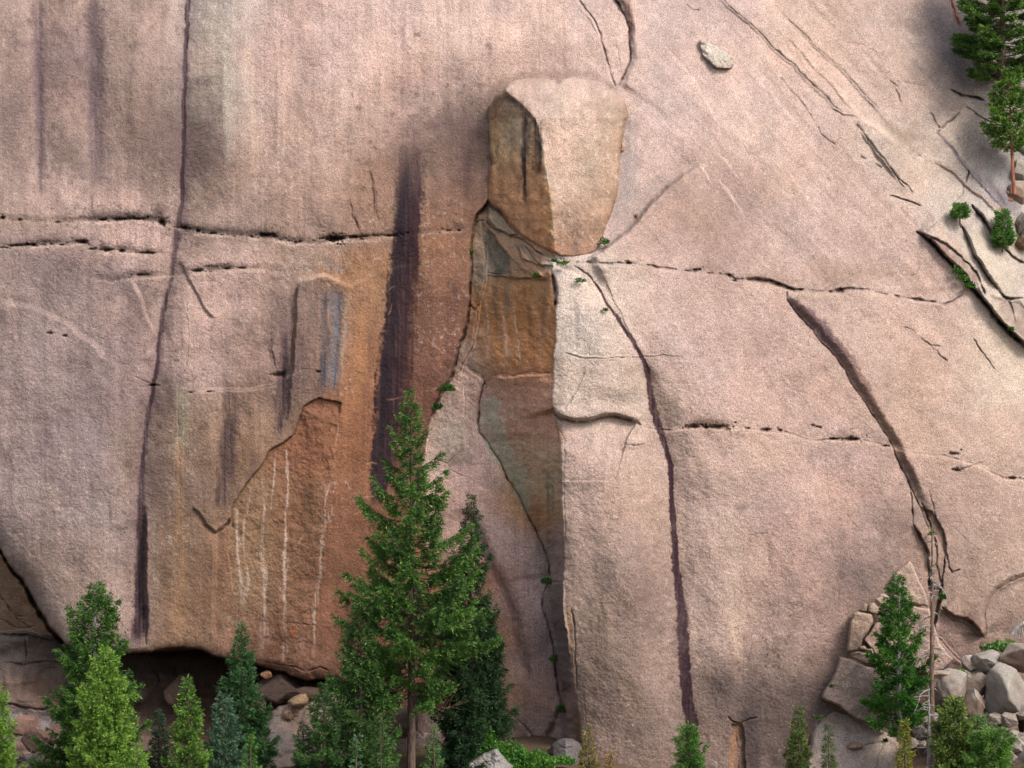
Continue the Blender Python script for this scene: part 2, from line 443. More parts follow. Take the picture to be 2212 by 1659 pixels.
# ---- base colour
PC = [(30, 60, 172, 147, 134), (120, 150, 160, 134, 124), (50, 300, 162, 138, 126), (250, 60, 176, 150, 136), (220, 300, 160, 136, 124), (340, 330, 150, 126, 114), (330, 120, 172, 146, 132),
      (450, 60, 186, 168, 154), (470, 200, 176, 158, 142), (460, 330, 152, 128, 116), (600, 150, 196, 166, 152), (560, 330, 182, 154, 138), (800, 100, 206, 176, 161), (1000, 80, 208, 178, 162), (700, 300, 190, 160, 143),
      (880, 230, 190, 158, 142), (1000, 180, 186, 156, 140), (650, 450, 176, 146, 128), (820, 430, 158, 124, 104), (960, 350, 148, 120, 104), (1020, 300, 140, 116, 104), (980, 450, 140, 104, 84),
      (100, 440, 182, 154, 140), (270, 510, 196, 164, 150), (480, 450, 172, 146, 130), (100, 620, 168, 144, 134), (500, 620, 190, 160, 146), (300, 640, 172, 146, 134), (60, 800, 172, 148, 140), (200, 800, 166, 142, 134), (440, 770, 190, 160, 146), (560, 760, 170, 140, 122),
      (150, 1000, 170, 147, 140), (60, 1100, 172, 150, 142), (230, 1150, 170, 147, 138), (200, 1300, 178, 152, 138), (100, 1250, 165, 142, 128), (330, 1000, 148, 124, 110), (370, 1200, 150, 120, 96), (430, 950, 158, 130, 106),
      (440, 1300, 160, 124, 96), (560, 900, 156, 126, 102), (550, 1000, 158, 122, 90), (530, 1250, 164, 120, 84), (650, 1300, 152, 106, 74), (600, 1420, 156, 110, 80), (720, 1200, 144, 98, 66), (760, 1380, 128, 86, 64),
      (780, 660, 168, 124, 86), (780, 800, 162, 112, 74), (960, 560, 152, 108, 80), (950, 700, 138, 96, 72), (940, 820, 128, 86, 66), (780, 950, 158, 106, 68), (760, 1100, 146, 98, 66), (900, 980, 120, 78, 60), (600, 640, 172, 142, 120), (670, 720, 160, 128, 108),
      (1300, 640, 214, 192, 174), (1260, 720, 220, 200, 182), (1300, 830, 208, 184, 166), (1430, 700, 210, 180, 164), (1300, 1000, 204, 174, 156), (1350, 1150, 194, 164, 146), (1260, 1300, 180, 152, 134), (1400, 1300, 176, 148, 132), (1300, 1450, 166, 140, 124), (1400, 1580, 160, 134, 120), (1440, 1450, 190, 160, 142),
      (1600, 700, 210, 178, 162), (1700, 820, 210, 176, 160), (1600, 1000, 208, 176, 158), (1750, 1050, 208, 174, 158), (1560, 1200, 208, 178, 160), (1700, 1200, 202, 168, 152), (1850, 1200, 182, 150, 136), (1550, 1380, 200, 170, 152), (1700, 1380, 190, 160, 144), (1600, 1480, 150, 128, 116), (1700, 1560, 140, 118, 108), (1550, 1620, 170, 142, 126), (1780, 1300, 190, 158, 142),
      (1450, 80, 212, 184, 170), (1430, 300, 208, 180, 166), (1420, 480, 204, 174, 160), (1600, 250, 214, 184, 168), (1800, 120, 216, 186, 168), (1950, 160, 214, 184, 164), (1900, 40, 206, 178, 160), (2010, 90, 190, 168, 154), (2060, 120, 166, 150, 146), (2080, 60, 150, 134, 132), (2040, 220, 210, 184, 166), (1500, 420, 186, 158, 144), (1560, 470, 190, 160, 146), (1700, 480, 206, 176, 160),
      (1900, 450, 210, 178, 160), (1980, 360, 212, 188, 168), (2060, 330, 212, 194, 176), (2140, 350, 180, 170, 160), (2150, 420, 190, 182, 172), (2080, 440, 212, 194, 176), (2150, 560, 208, 192, 174), (2100, 240, 200, 182, 166), (2150, 150, 150, 142, 136), (1850, 560, 198, 168, 152), (2000, 600, 206, 176, 160),
      (1900, 700, 208, 176, 158), (2050, 800, 208, 176, 156), (2150, 800, 216, 196, 174), (2000, 900, 202, 170, 150), (2150, 950, 206, 176, 156), (2080, 1080, 198, 166, 148), (2150, 1200, 188, 158, 138), (1980, 1150, 180, 150, 132), (2100, 1300, 176, 146, 126), (2080, 1400, 170, 140, 124), (2180, 1350, 174, 146, 128), (1950, 1350, 184, 152, 136), (1900, 1050, 200, 168, 152),
      (0, 1700, 120, 90, 78), (500, 1700, 120, 84, 72), (1000, 1700, 130, 110, 100), (1900, 1700, 160, 140, 124)]
PCl = [(p[0], p[1], *alb(p[2:])) for p in PC]
F.C[:] = surf(PCl, U, V, 48.0) * np.array([1.0, .985, 1.01], f32) * (1 - .15 * wr)[..., None]
# gully and side-face colours, brightened to put skylight into the shaded recess
PG = [(1040, 520, 150, 122, 100), (1080, 560, 120, 112, 98), (1140, 560, 170, 130, 98), (1110, 640, 165, 118, 74), (1060, 720, 160, 112, 72), (1160, 720, 158, 108, 66), (1110, 780, 156, 108, 72), (1000, 760, 150, 124, 106), (1110, 860, 172, 130, 108), (1160, 900, 172, 130, 106),
      (1140, 1000, 160, 128, 100), (1150, 1100, 160, 120, 84), (1190, 1050, 150, 128, 102), (1000, 870, 180, 150, 134), (970, 950, 180, 158, 142), (1020, 1000, 182, 152, 142), (990, 1100, 172, 140, 126), (1090, 1180, 172, 144, 136), (1110, 1300, 164, 138, 132), (1080, 1350, 150, 110, 86), (1050, 1250, 140, 96, 74), (1150, 1450, 150, 126, 120), (1120, 1480, 156, 120, 96), (1150, 1580, 140, 118, 110), (1200, 1400, 126, 110, 108), (1200, 1200, 140, 124, 118), (1000, 1500, 120, 100, 92)]
CG = surf([(p[0], p[1], *(alb(p[2:]) * (1.55 if p[1] < 800 else 1.68) * np.array([1.0, .98, .96 if p[1] < 800 else .98]))) for p in PG], U, V, 34.0)
mg = (sstep((Uw - lc) / 3 + 0.5) * (1 - sstep((Uw - rc) / 3 + 0.5)) * sstep((V - 440) / 30))[..., None]
F.C[:] = F.C * (1 - mg) + CG * mg
wm = (np.exp(-(np.clip(np.abs(U - 740) - 230, 0, 999) / 60) ** 2) * sstep((V - 520) / 120))[..., None]
F.C[:] = F.C * (1 - wm) + mute(F.C, .92) * np.array([.97, .93, .94], f32) * wm
# ---- mottling: cloudy lichen, vertical rain streaks on the wall, diagonal lineation on the slab
n1 = fbm(U / 55, V / 70, 5, 301, 0.62); n2 = fbm(U / 7, V / 220, 4, 302, 0.6); n3 = fbm(diag / 9, dal / 150, 4, 303, 0.6)
n4 = fbm(U / 17, V / 17, 4, 304, 0.65)
mul = 1 + 0.12 * n1 * (1.25 - .5 * wr) + 0.13 * n4 + (1 - wr) * 0.12 * n2 + wr * up * 0.05 * n3
F.C *= np.clip(mul, 0.5, 1.5)[..., None]
warmth = fbm(U / 90, V / 120, 4, 305)
F.C[..., 0] *= 1 + 0.030 * warmth; F.C[..., 2] *= 1 - 0.035 * warmth
# pale lichen flecks, denser up right and on the buttress top
lm = sstep((fbm(U / 9, V / 9, 4, 306, .7) - 0.42) * 3.2) * sstep(fbm(U / 120, V / 120, 3, 307) * 1.2 + 0.35 + 0.35 * wr)
lm = (lm * 0.30)[..., None]
F.C[:] = F.C * (1 - lm) + alb((226, 212, 196)) * lm
# dark cloudy patches, soft-edged
for (u, v, ru, rv, k, c) in [(30, 230, 50, 130, .30, (110, 88, 84)), (150, 110, 45, 90, .32, (112, 92, 90)), (150, 320, 40, 60, .35, (104, 84, 78)), (205, 130, 22, 150, .40, (96, 80, 84)), (340, 270, 60, 100, .34, (104, 84, 78)), (445, 330, 50, 90, .42, (98, 80, 74)),
                             (400, 300, 90, 130, .22, (100, 82, 78)), (110, 600, 100, 60, .32, (112, 92, 92)), (250, 600, 60, 26, .4, (104, 86, 90)), (120, 520, 130, 14, .22, (100, 84, 84)), (290, 700, 40, 60, .34, (108, 86, 86)), (360, 860, 36, 60, .46, (96, 76, 76)), (240, 880, 100, 90, .26, (118, 96, 96)),
                             (600, 690, 40, 70, .36, (104, 84, 84)), (630, 840, 34, 90, .3, (100, 80, 80)), (340, 1060, 40, 120, .40, (106, 84, 74)), (440, 1040, 40, 90, .36, (104, 82, 72)), (420, 1250, 60, 130, .26, (106, 82, 68)), (960, 270, 90, 34, .42, (96, 78, 76)), (1010, 330, 44, 100, .40, (90, 68, 66)), (900, 330, 60, 50, .34, (100, 80, 72)), (860, 350, 46, 60, .26, (104, 82, 74)), (1010, 230, 50, 40, .30, (110, 92, 82)),
                             (1150, 120, 110, 26, .26, (130, 106, 92)), (1400, 1290, 40, 60, .42, (116, 92, 84)), (1330, 1210, 50, 70, .22, (126, 102, 92)), (1380, 1420, 90, 60, .20, (116, 94, 86)), (1600, 1480, 80, 50, .40, (104, 88, 84)), (1620, 1600, 50, 90, .52, (92, 76, 76)), (1720, 1540, 80, 60, .34, (104, 88, 82)), (1860, 1230, 60, 60, .34, (124, 106, 100)), (1870, 1270, 50, 40, .40, (108, 94, 90)), (1940, 1150, 50, 60, .28, (126, 104, 96)),
                             (1460, 450, 70, 60, .20, (140, 112, 98)), (1560, 480, 60, 60, .22, (140, 112, 98)), (1850, 590, 120, 16, .24, (138, 110, 94)), (1950, 300, 60, 20, .40, (134, 114, 98)), (2045, 90, 30, 110, .22, (112, 104, 112)), (2150, 370, 36, 70, .28, (120, 116, 118)), (2120, 130, 60, 90, .2, (90, 88, 92)), (1790, 640, 90, 14, .20, (140, 112, 94)),
                             (1700, 1420, 50, 70, .18, (130, 108, 98)), (1600, 1098, 14, 8, .55, (96, 78, 74)), (1512, 1188, 12, 12, .40, (110, 90, 84)), (1540, 918, 22, 10, .4, (110, 84, 70)), (560, 470, 60, 40, .2, (110, 88, 78)), (480, 500, 110, 12, .34, (96, 78, 70)), (430, 497, 40, 8, .34, (84, 66, 62)), (100, 478, 110, 8, .2, (90, 74, 70)), (265, 466, 60, 10, .5, (84, 68, 64)), (575, 506, 34, 12, .5, (78, 62, 56)), (345, 460, 14, 16, .6, (78, 62, 60))]:
    F.blob(u, v, ru, rv, c, min(k * (1.45 if u < 1150 else .95), .85), seed=int(u + v) % 97, e=0.9, rough=.9)
# ------------------------------------------------------------------ cliff relief and cracks
C = F.crack
PUR = (74, 54, 62)
# lower-left: rolled-under edge of the big wall and the recessed slabs beneath it
EDGE = [(-260, 900), (-120, 1060), (0, 1183), (20, 1216), (47, 1253), (77, 1300), (110, 1353), (147, 1392)]
ROOF = [(147, 1392), (200, 1402), (247, 1406), (283, 1414), (297, 1410), (323, 1408), (360, 1403), (397, 1398), (430, 1403), (467, 1418), (500, 1425), (567, 1440), (617, 1450), (640, 1466), (663, 1473), (687, 1467), (720, 1465), (770, 1480), (840, 1505)]
r = F.poly([(-300, 880)] + EDGE + ROOF + [(840, 2000), (-300, 2000)], 260, straight=False)
wn, sd = r
inside = sstep(sd / 4 + 0.5)
Uq, Vq = F.U[wn], F.V[wn]
# rock outside the hollow rounds over towards the lip
F.Y[wn] += (1 - inside) * (1.1 * np.exp(-np.clip(-sd, 0, 999) / 26) * sstep((190 - Uq) / 120) + 0.35 * np.exp(-np.clip(-sd, 0, 999) / 7))
roofv = np.interp(Uq, [-260, 0, 50, 133, 147, 247, 297, 430, 567, 687, 840], [1300, 1366, 1362, 1380, 1392, 1406, 1410, 1403, 1440, 1467, 1505])
endf = sstep((800 - Uq) / 90)
below = Vq - roofv
back = np.interp(below.ravel(), [-10, 0, 60, 130, 200, 300, 500], [6.2, 6.5, 5.6, 4.6, 3.2, 1.8, 0.5]).reshape(below.shape)
back = back * np.interp(Uq, [-100, 60, 170, 260], [.55, .62, .95, 1.0])
blk = fbm(Uq / 120, Vq / 46, 2, 411); blk = blk + .10 * np.tanh(6 * fbm(Uq / 60, Vq / 26, 2, 414))
slabz = Uq < 150
cave = inside * sstep(below / 4 + 0.5)
F.Y[wn] += cave * endf * (back + 0.45 * blk)
# recessed slab left of the bulge edge, above the cave roof
wed = inside * (1 - sstep(below / 4 + 0.5))
F.Y[wn] += wed * (2.3 + 0.012 * np.clip(Vq - 1180, 0, 300))
cm = (wed)[..., None]
F.C[wn] = F.C[wn] * (1 - cm) + alb((150, 120, 98)) * (1 + 0.25 * fbm(Uq / 30, Vq / 18, 4, 412))[..., None] * cm
cavc = surf([(p[0], p[1], *alb(p[2:])) for p in [(20, 1420, 120, 106, 98), (100, 1430, 110, 96, 88), (60, 1500, 128, 96, 78), (40, 1560, 130, 118, 116), (60, 1620, 138, 106, 92), (180, 1560, 120, 88, 74),  # back wall colours deepen toward the roof, baking in cave darkness
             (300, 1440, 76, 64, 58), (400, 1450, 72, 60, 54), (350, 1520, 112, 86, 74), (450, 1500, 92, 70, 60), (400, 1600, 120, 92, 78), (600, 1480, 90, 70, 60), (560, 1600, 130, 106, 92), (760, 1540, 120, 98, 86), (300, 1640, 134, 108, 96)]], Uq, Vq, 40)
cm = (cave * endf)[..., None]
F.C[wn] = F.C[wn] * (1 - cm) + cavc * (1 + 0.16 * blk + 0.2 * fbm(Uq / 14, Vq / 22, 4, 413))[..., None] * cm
# cracks in the recessed slabs and on the cave's back wall
for p, wdt, dp in [([(-60, 1250), (0, 1286), (27, 1323), (50, 1346), (77, 1363)], 2.2, .35), ([(-60, 1310), (0, 1336), (20, 1346), (40, 1359), (80, 1350)], 2.0, .3), ([(0, 1290), (40, 1330), (60, 1330)], 1.6, .2),
                   ([(4, 1520), (30, 1522), (60, 1530), (95, 1534), (130, 1528)], 2.6, .5), ([(0, 1432), (50, 1432), (100, 1426), (160, 1430)], 2.2, .4), ([(52, 1380), (58, 1410), (57, 1430)], 2, .4), ([(24, 1588), (50, 1582), (66, 1566), (64, 1550)], 2, .3),
                   ([(340, 1480), (370, 1500), (390, 1510), (400, 1490)], 2.4, .5), ([(200, 1470), (260, 1490), (330, 1485)], 2.4, .5), ([(330, 1440), (345, 1470), (340, 1485)], 2.2, .5), ([(400, 1440), (395, 1470), (430, 1476)], 2.2, .5), ([(380, 1440), (375, 1462)], 2, .4)]:
    C(p, wdt, dp, .6)
F.area([(0, 1534), (50, 1538), (100, 1540), (130, 1560), (40, 1590), (0, 1570)], (150, 146, 152), .6, 5, .8, sx=5, sy=40)
F.stain([(16, 1540), (28, 1585)], [3, 6], (64, 66, 84), .8)
F.stain([(34, 1542), (40, 1570)], [3, 3], (64, 66, 84), .7)
for x, y0, y1, c in [(18, 1440, 1520, (150, 128, 104)), (52, 1450, 1520, (84, 66, 60)), (84, 1450, 1525, (140, 96, 66)), (8, 1440, 1500, (70, 60, 60))]:
    F.stain([(x, y0), (x + 2, y1)], 5, c, .5)

C([(a - 3, b + 3) for a, b in EDGE[2:]], [3, 3.5, 4, 4.5, 5, 4], 1.6, .9, tint=(34, 26, 26))
C([(-60, 1372), (0, 1372), (60, 1372), (133, 1388)], 3, .9, .85, tint=(34, 26, 26))
# ---- weathered seams of the wall
seam = [(406, -160), (405, 0), (403, 60), (400, 130), (398, 210), (397, 330), (392, 440), (387, 500), (378, 545), (370, 600), (358, 660), (350, 715), (344, 740), (338, 790), (332, 830), (325, 880), (318, 930), (310, 990), (304, 1040), (303, 1090), (302, 1170), (300, 1250), (300, 1320), (296, 1408)]
sw = [5, 5, 5, 5, 5, 5, 5.5, 8, 6, 5, 5, 5, 5, 5, 5, 5, 5, 5, 7, 8, 9, 11, 13, 14]
F.groove(seam, [x * 1.9 for x in sw], .10)
F.stain(seam, [x * 2.6 for x in sw], (128, 104, 106), .5, .9, .3, .3, 60)
F.stain(seam, [x * .95 for x in sw], (92, 62, 76), .92, .5, .25, .2, 61)
F.stain([(300, 1060), (304, 1150), (308, 1250), (310, 1330), (312, 1400)], [5, 7, 9, 11, 15], (66, 46, 54), .7, .8, .3, .25)
C([(311, 1106), (314, 1200), (316, 1300), (318, 1404)], 1.6, .5, .5)
F.step([(311, 1080), (314, 1200), (316, 1300), (320, 1406)], .55, 34, -.25, 16, 2, .8)
F.stain([(80, -40), (82, 100), (86, 300), (88, 450)], [8, 10, 7, 4], (108, 86, 94), .8, .9)
F.groove([(80, -140), (82, 100), (86, 300), (88, 450)], 9, .12)
F.stain([(200, -40), (205, 120), (208, 300), (206, 420)], [11, 16, 15, 9], (106, 86, 92), .75, .9)
F.groove([(197, -140), (200, 120), (204, 300), (206, 420)], 22, .15)
F.stain([(440, -20), (470, 60), (490, 140), (498, 240), (500, 380)], [16, 20, 14, 10, 8], (196, 184, 164), .45, .9)
F.stain([(520, 60), (545, 200), (556, 380)], [10, 10, 8], (204, 178, 158), .3, .9)
F.stain([(870, -20), (874, 110), (880, 240)], [5, 7, 9], (150, 120, 118), .5, .9)
# ---- holes along the weathered joint
J1 = [(-250, 462), (0, 470), (60, 478), (120, 480), (165, 477), (240, 475), (300, 470), (345, 480), (385, 492), (400, 495), (430, 500), (470, 505), (530, 508), (585, 512), (640, 525), (690, 520), (720, 515), (770, 515), (860, 507), (940, 500), (1015, 494)]
J2 = [(-200, 520), (10, 533), (70, 530), (150, 525), (180, 522), (192, 535), (215, 540), (260, 542), (300, 546), (345, 548)]
J3 = [(187, 592), (240, 606), (290, 596), (333, 594), (370, 590), (410, 586), (493, 580), (567, 578), (640, 590)]
for J, k in ((J1, .8), (J2, .8), (J3, .6)):
    F.step(J, -.04 * k, 26, -.11 * k, 34, 8)
    C(J, 1.1, .08, .3 * k, halo=8, broken=.9)
    F.stain([(a, b + 5) for a, b in J], 3.0, (212, 180, 160), .35, .9)
hr = random.Random(3)
for (u, v, ru, rv, dp) in [(350, 480, 7, 6, .8), (722, 516, 13, 6, 1.1), (298, 473, 16, 2.6, .45), (262, 473, 20, 2.4, .4), (222, 475, 8, 2, .35), (180, 523, 10, 4, .5), (72, 529, 4, 3, .5), (58, 527, 3, 2.4, .4), (36, 530, 16, 2, .3), (232, 540, 12, 2.4, .4), (262, 543, 5, 2.6, .4), (318, 546, 18, 1.8, .35), (6, 470, 4, 3, .5),
                           (428, 499, 4, 3, .4), (462, 504, 6, 2.2, .35), (574, 508, 14, 3.4, .5), (398, 492, 8, 3, .4), (640, 524, 5, 2, .3), (765, 512, 12, 3, .4), (842, 509, 12, 2, .3), (305, 594, 12, 1.8, .3), (426, 585, 10, 2, .4), (490, 580, 7, 2, .35), (523, 579, 9, 2, .35),
                           (330, 832, 8, 2.2, .4), (110, 720, 6, 3, .2), (140, 725, 4, 2, .2), (412, 848, 4, 1.4, .2), (452, 846, 5, 1.4, .25), (687, 803, 5, 2, .3), (605, 810, 12, 4, .3)]:
    F.blob(u, v, ru, rv, (52, 38, 38), .85, dp, .7, int(u) % 83, 1.2)
F.blob(722, 523, 11, 2.5, (216, 190, 170), .8)
for k in range(60):
    J = hr.choice((J1, J1, J2)); u = hr.uniform(0, 1000 if J is J1 else 345)
    v = np.interp(u, [p[0] for p in J], [p[1] for p in J]) + hr.uniform(-3, 4)
    F.blob(u, v, hr.uniform(2, 7), hr.uniform(1.4, 2.4), (70, 52, 50), .45, hr.uniform(.05, .2), .7, k)
for a0, a1, J in ((160, 352, J1), (384, 500, J1), (520, 650, J1), (690, 800, J1), (60, 130, J2), (160, 200, J2), (205, 345, J2), (286, 336, J3), (405, 570, J3)):
    xs = np.linspace(a0, a1, 6); ys = np.interp(xs, [p[0] for p in J], [p[1] for p in J])
    for q in range(int((a1 - a0) / 9) + 1):
        x = hr.uniform(a0, a1); y = np.interp(x, [p[0] for p in J], [p[1] for p in J])
        F.blob(x, y - hr.uniform(1, 7), hr.uniform(7, 16), hr.uniform(2.5, 6), (84, 68, 64), hr.uniform(.22, .45), hr.uniform(0, .04), 1.0, q + int(a0))  # dark dabs just above the joint, paler ones just below it
        if q % 2: F.blob(x + 5, y + hr.uniform(4, 9), hr.uniform(8, 18), hr.uniform(2, 4), (214, 184, 166), .4, 0, 1.0, q + 7)
for a0, a1 in ((1480, 1580), (1600, 1740), (1770, 1850), (1960, 2050)):
    F.stain([(x, np.interp(x, [1480, 1588, 1705, 1845, 2091], [576, 598, 612, 618, 640]) - 6) for x in np.linspace(a0, a1, 4)], [3, 8, 8, 3], (148, 122, 106), .5, .95, .0, .5)
F.stain([(1484, 914), (1530, 912), (1580, 918)], [5, 11, 5], (116, 92, 78), .7, .95, 0, .5)
F.stain([(1780, 942), (1830, 941), (1865, 945)], [3, 6, 3], (140, 112, 98), .6, .95, 0, .5)
# slab edges and scoops on the wall
C([(388, 560), (403, 590), (430, 640), (447, 670), (466, 692)], 1.6, .2, .45)
F.step([(388, 560), (403, 590), (430, 640), (447, 670), (466, 692)], .22, 20, 0, 5, 2)
F.step([(287, 596), (300, 640), (313, 676), (330, 705), (347, 735)], -.16, 24, .12, 8, 3)
F.stain([(287, 596), (313, 676), (347, 735)], 2.2, (208, 178, 160), .5, .8)
F.stain([(0, 650), (77, 663), (150, 705), (173, 723), (213, 750), (233, 783)], 2.6, (200, 174, 160), .35, .8)
F.step([(-60, 640), (77, 663), (150, 705), (173, 723), (213, 750), (233, 783)], -.10, 24, .08, 14, 4)
C([(150, 712), (233, 733), (333, 743)], 1.3, .08, .3, broken=.5)
C([(405, 643), (407, 700), (407, 753), (403, 800), (389, 822), (383, 886), (387, 986), (388, 1090)], 1.1, .12, .38)
C([(413, 848), (450, 847), (500, 843), (560, 838)], 1.2, .1, .35, broken=.4)
C([(560, 838), (593, 833), (617, 812), (653, 800), (690, 803)], 1.3, .1, .35)
F.step([(413, 848), (500, 843), (593, 833), (617, 812), (653, 800)], -.12, 20, .12, 12, 3)
C([(270, 805), (330, 832), (352, 834)], 1.5, .15, .4)
C([(762, 443), (766, 470), (781, 500)], 1.5, .2, .4); C([(804, 383), (812, 420), (814, 460), (820, 480)], 1.2, .14, .35)
F.step([(798, 360), (808, 400), (814, 470)], .16, 20, 0, 5, 2); F.step([(755, 420), (766, 470), (785, 505)], .14, 16, 0, 5, 2)
C([(590, 720), (585, 750), (592, 790), (600, 812)], 1.3, .14, .35)
F.step([(600, 700), (584, 750), (592, 790)], .12, 24, -.1, 24, 3)
# pillar under the joint
LEDGE = [(612, 940), (622, 860), (628, 790), (634, 720), (637, 680), (637, 640), (640, 618), (653, 600), (680, 592), (710, 593), (733, 606), (750, 612), (780, 603), (817, 580), (847, 573), (900, 568)]
F.step(LEDGE, -.46, 60, .0, 8, 4, 1.6)
F.stain([(645, 612), (658, 601), (682, 595), (712, 597), (740, 612)], 4.5, (206, 170, 142), .6, .7)
C([(640, 622), (637, 640), (640, 660), (636, 700), (630, 745), (626, 800)], 1.3, .15, .45)
F.stain([(642, 670), (637, 720), (631, 765)], 2.4, (190, 120, 70), .7, .6)
F.area([(640, 622), (660, 606), (700, 600), (704, 640), (694, 862), (640, 870), (632, 760)], (122, 100, 92), .75, 8, .45, sx=6, sy=60)
F.area([(600, 700), (632, 650), (634, 760), (622, 900), (604, 950), (590, 800)], (128, 104, 98), .55, 14, .5, sx=8, sy=60)
F.area([(560, 960), (620, 860), (690, 860), (640, 900), (580, 970), (510, 1060)], (150, 120, 98), .4, 10, .5)
BLU = (120, 118, 124)
F.stain([(700, 553), (722, 572), (740, 590)], [8, 12, 12], BLU, .6, .6)
F.stain([(724, 612), (722, 680), (717, 760), (710, 862)], [26, 24, 21, 19], (116, 114, 120), .85, .4, .45, .3, 71)
F.stain([(706, 618), (704, 680), (700, 760), (696, 860)], [5, 7, 8, 6], (84, 74, 84), .7, .7, .3)
F.stain([(738, 612), (734, 700), (726, 800), (716, 862)], [3, 4, 3, 3], (92, 84, 92), .45, .8, .3)
F.stain([(712, 620), (709, 740)], 2, (196, 150, 116), .6, .6)
F.stain([(752, 620), (744, 720), (736, 860)], [3, 3, 3], (176, 168, 150), .4, .8)
# purple drips
for p, wd, k in [([(498, 820), (497, 900), (490, 990), (484, 1050), (476, 1110)], [12, 16, 16, 17, 22], .78), ([(617, 700), (614, 770), (610, 830), (607, 886), (600, 955)], [6, 8, 10, 10, 6], .85), ([(640, 690), (652, 780), (644, 860)], [10, 12, 8], .3),
                 ([(555, 960), (548, 1030), (530, 1060)], [8, 9, 6], .3)]:
    F.stain(p, wd, (92, 68, 80), k, .8, .35, .3, 63)
F.stain([(620, 560 + 150), (640, 740), (560 + 40, 780)], 14, (110, 86, 84), .3, .9)
# ochre and green streak
F.stain([(398, 820), (394, 860), (392, 930), (388, 990)], [8, 14, 12, 8], (176, 166, 138), .5, .8)
F.stain([(386, 930), (388, 1010), (389, 1110), (388, 1250), (386, 1400)], [8, 11, 12, 11, 10], (186, 140, 96), .36, .9, .5)
F.stain([(330, 1060), (334, 1200), (336, 1380)], [8, 8, 6], (150, 134, 112), .4, .8)
# the great dark streak
F.stain([(886, 300), (886, 350), (884, 420), (880, 490), (876, 560), (866, 620), (858, 700), (848, 780), (841, 860), (832, 940), (822, 1030), (812, 1100)], [22, 26, 27, 27, 27, 28, 29, 31, 31, 29, 23, 10], (76, 48, 60), [.15, .55, .92] + [.99] * 9, .24, .14, .18, 65)
F.stain([(880, 330), (872, 420), (866, 490), (858, 580), (846, 700), (834, 820), (822, 960), (812, 1050)], [10, 14, 15, 13, 12, 12, 11, 7], (54, 42, 52), [.5, .8] + [.85] * 6, .8, .25, .25, 66)
F.stain([(900, 400), (898, 500), (894, 600), (888, 720), (880, 830), (868, 940), (850, 1040)], [4, 6, 9, 11, 12, 12, 8], (96, 56, 58), .75, .8, .4, .2, 67)

C([(899, 340), (903, 380), (902, 420)], 1.5, .15, .3)
F.stain([(1010, 300), (1012, 380), (1008, 450)], [10, 14, 10], (88, 68, 70), .4, .9)
F.stain([(780, 640), (776, 760), (770, 900)], [7, 10, 8], (184, 130, 84), .5, .9)
F.stain([(806, 640), (800, 760), (786, 900), (770, 1080)], [6, 7, 7, 7], (110, 78, 64), .4, .9)
F.stain([(940, 600), (935, 700), (925, 830)], [16, 20, 14], (116, 80, 66), .35, .9)
F.stain([(985, 560), (975, 700), (955, 830)], [10, 10, 6], (112, 74, 64), .4, .9)
# ---- the fresh orange scar
SC = [(688, 861), (703, 864), (719, 868), (735, 873), (731, 905), (726, 930), (716, 962), (722, 1010), (716, 1080), (700, 1190), (690, 1300), (676, 1420), (600, 1400), (560, 1380), (515, 1340), (500, 1250), (492, 1180), (500, 1118), (507, 1090), (520, 1063), (533, 1046), (548, 1025), (563, 1010), (573, 990), (583, 973), (612, 958), (633, 940), (645, 915), (650, 900), (655, 882), (665, 873), (675, 868)]
r = F.poly(SC, 60)
wn, sd = r
m = sstep(sd / 3 + 0.5)
lo = sstep((1330 - F.V[wn]) / 260)
rgt = np.maximum(1 - sstep((F.U[wn] - 640) / 60), 1 - sstep((F.V[wn] - 872) / 40))
F.Y[wn] += .26 * m * lo * rgt
cc = surf([(p[0], p[1], *alb(p[2:])) for p in [(690, 880, 168, 98, 62), (660, 960, 172, 96, 54), (700, 960, 160, 92, 56), (620, 1000, 166, 98, 60), (560, 1060, 168, 116, 78), (640, 1100, 156, 92, 56), (690, 1100, 158, 104, 68), (560, 1180, 162, 112, 74), (640, 1220, 148, 94, 62), (540, 1300, 166, 122, 86), (640, 1350, 150, 104, 72)]], F.U[wn], F.V[wn], 34)
nn = fbm(F.U[wn] / 20 + F.V[wn] / 50, F.V[wn] / 22 - F.U[wn] / 60, 5, 421, .62)
F.Y[wn] += .07 * m * nn
m = m * rgt + (1 - rgt) * sstep(sd / 30 + .25)
cm = (m * sstep((1440 - F.V[wn]) / 300) * .92)[..., None]; cc = mute(cc, .84) * np.array([.78, .90, .90], f32)
F.C[wn] = F.C[wn] * (1 - cm) + cc * (1 + .22 * nn)[..., None] * cm
C([(480, 1140), (500, 1118), (507, 1090), (520, 1063), (533, 1046), (563, 1010), (583, 973), (612, 958), (633, 940), (650, 905), (655, 882), (675, 867), (688, 861), (703, 865), (735, 873), (731, 905)], 1.6, .22, .6)
C([(413, 1093), (430, 1106), (447, 1133), (462, 1146), (480, 1136), (500, 1118)], 1.7, .26, .55)
F.step([(413, 1093), (430, 1106), (447, 1133), (462, 1146), (480, 1136), (500, 1118)], .3, 26, 0, 5, 2)
F.step([(462, 1146), (466, 1180), (465, 1240), (463, 1320), (462, 1400)], -.12, 30, .12, 16, 3)
C([(716, 962), (704, 990), (709, 1020), (700, 1060)], 1.1, .08, .35); C([(730, 905), (728, 880)], 1.3, .2, .4)
C([(617, 1352), (620, 1346), (660, 1348), (690, 1352)], 1.1, .12, .3)
WH = (216, 190, 172)
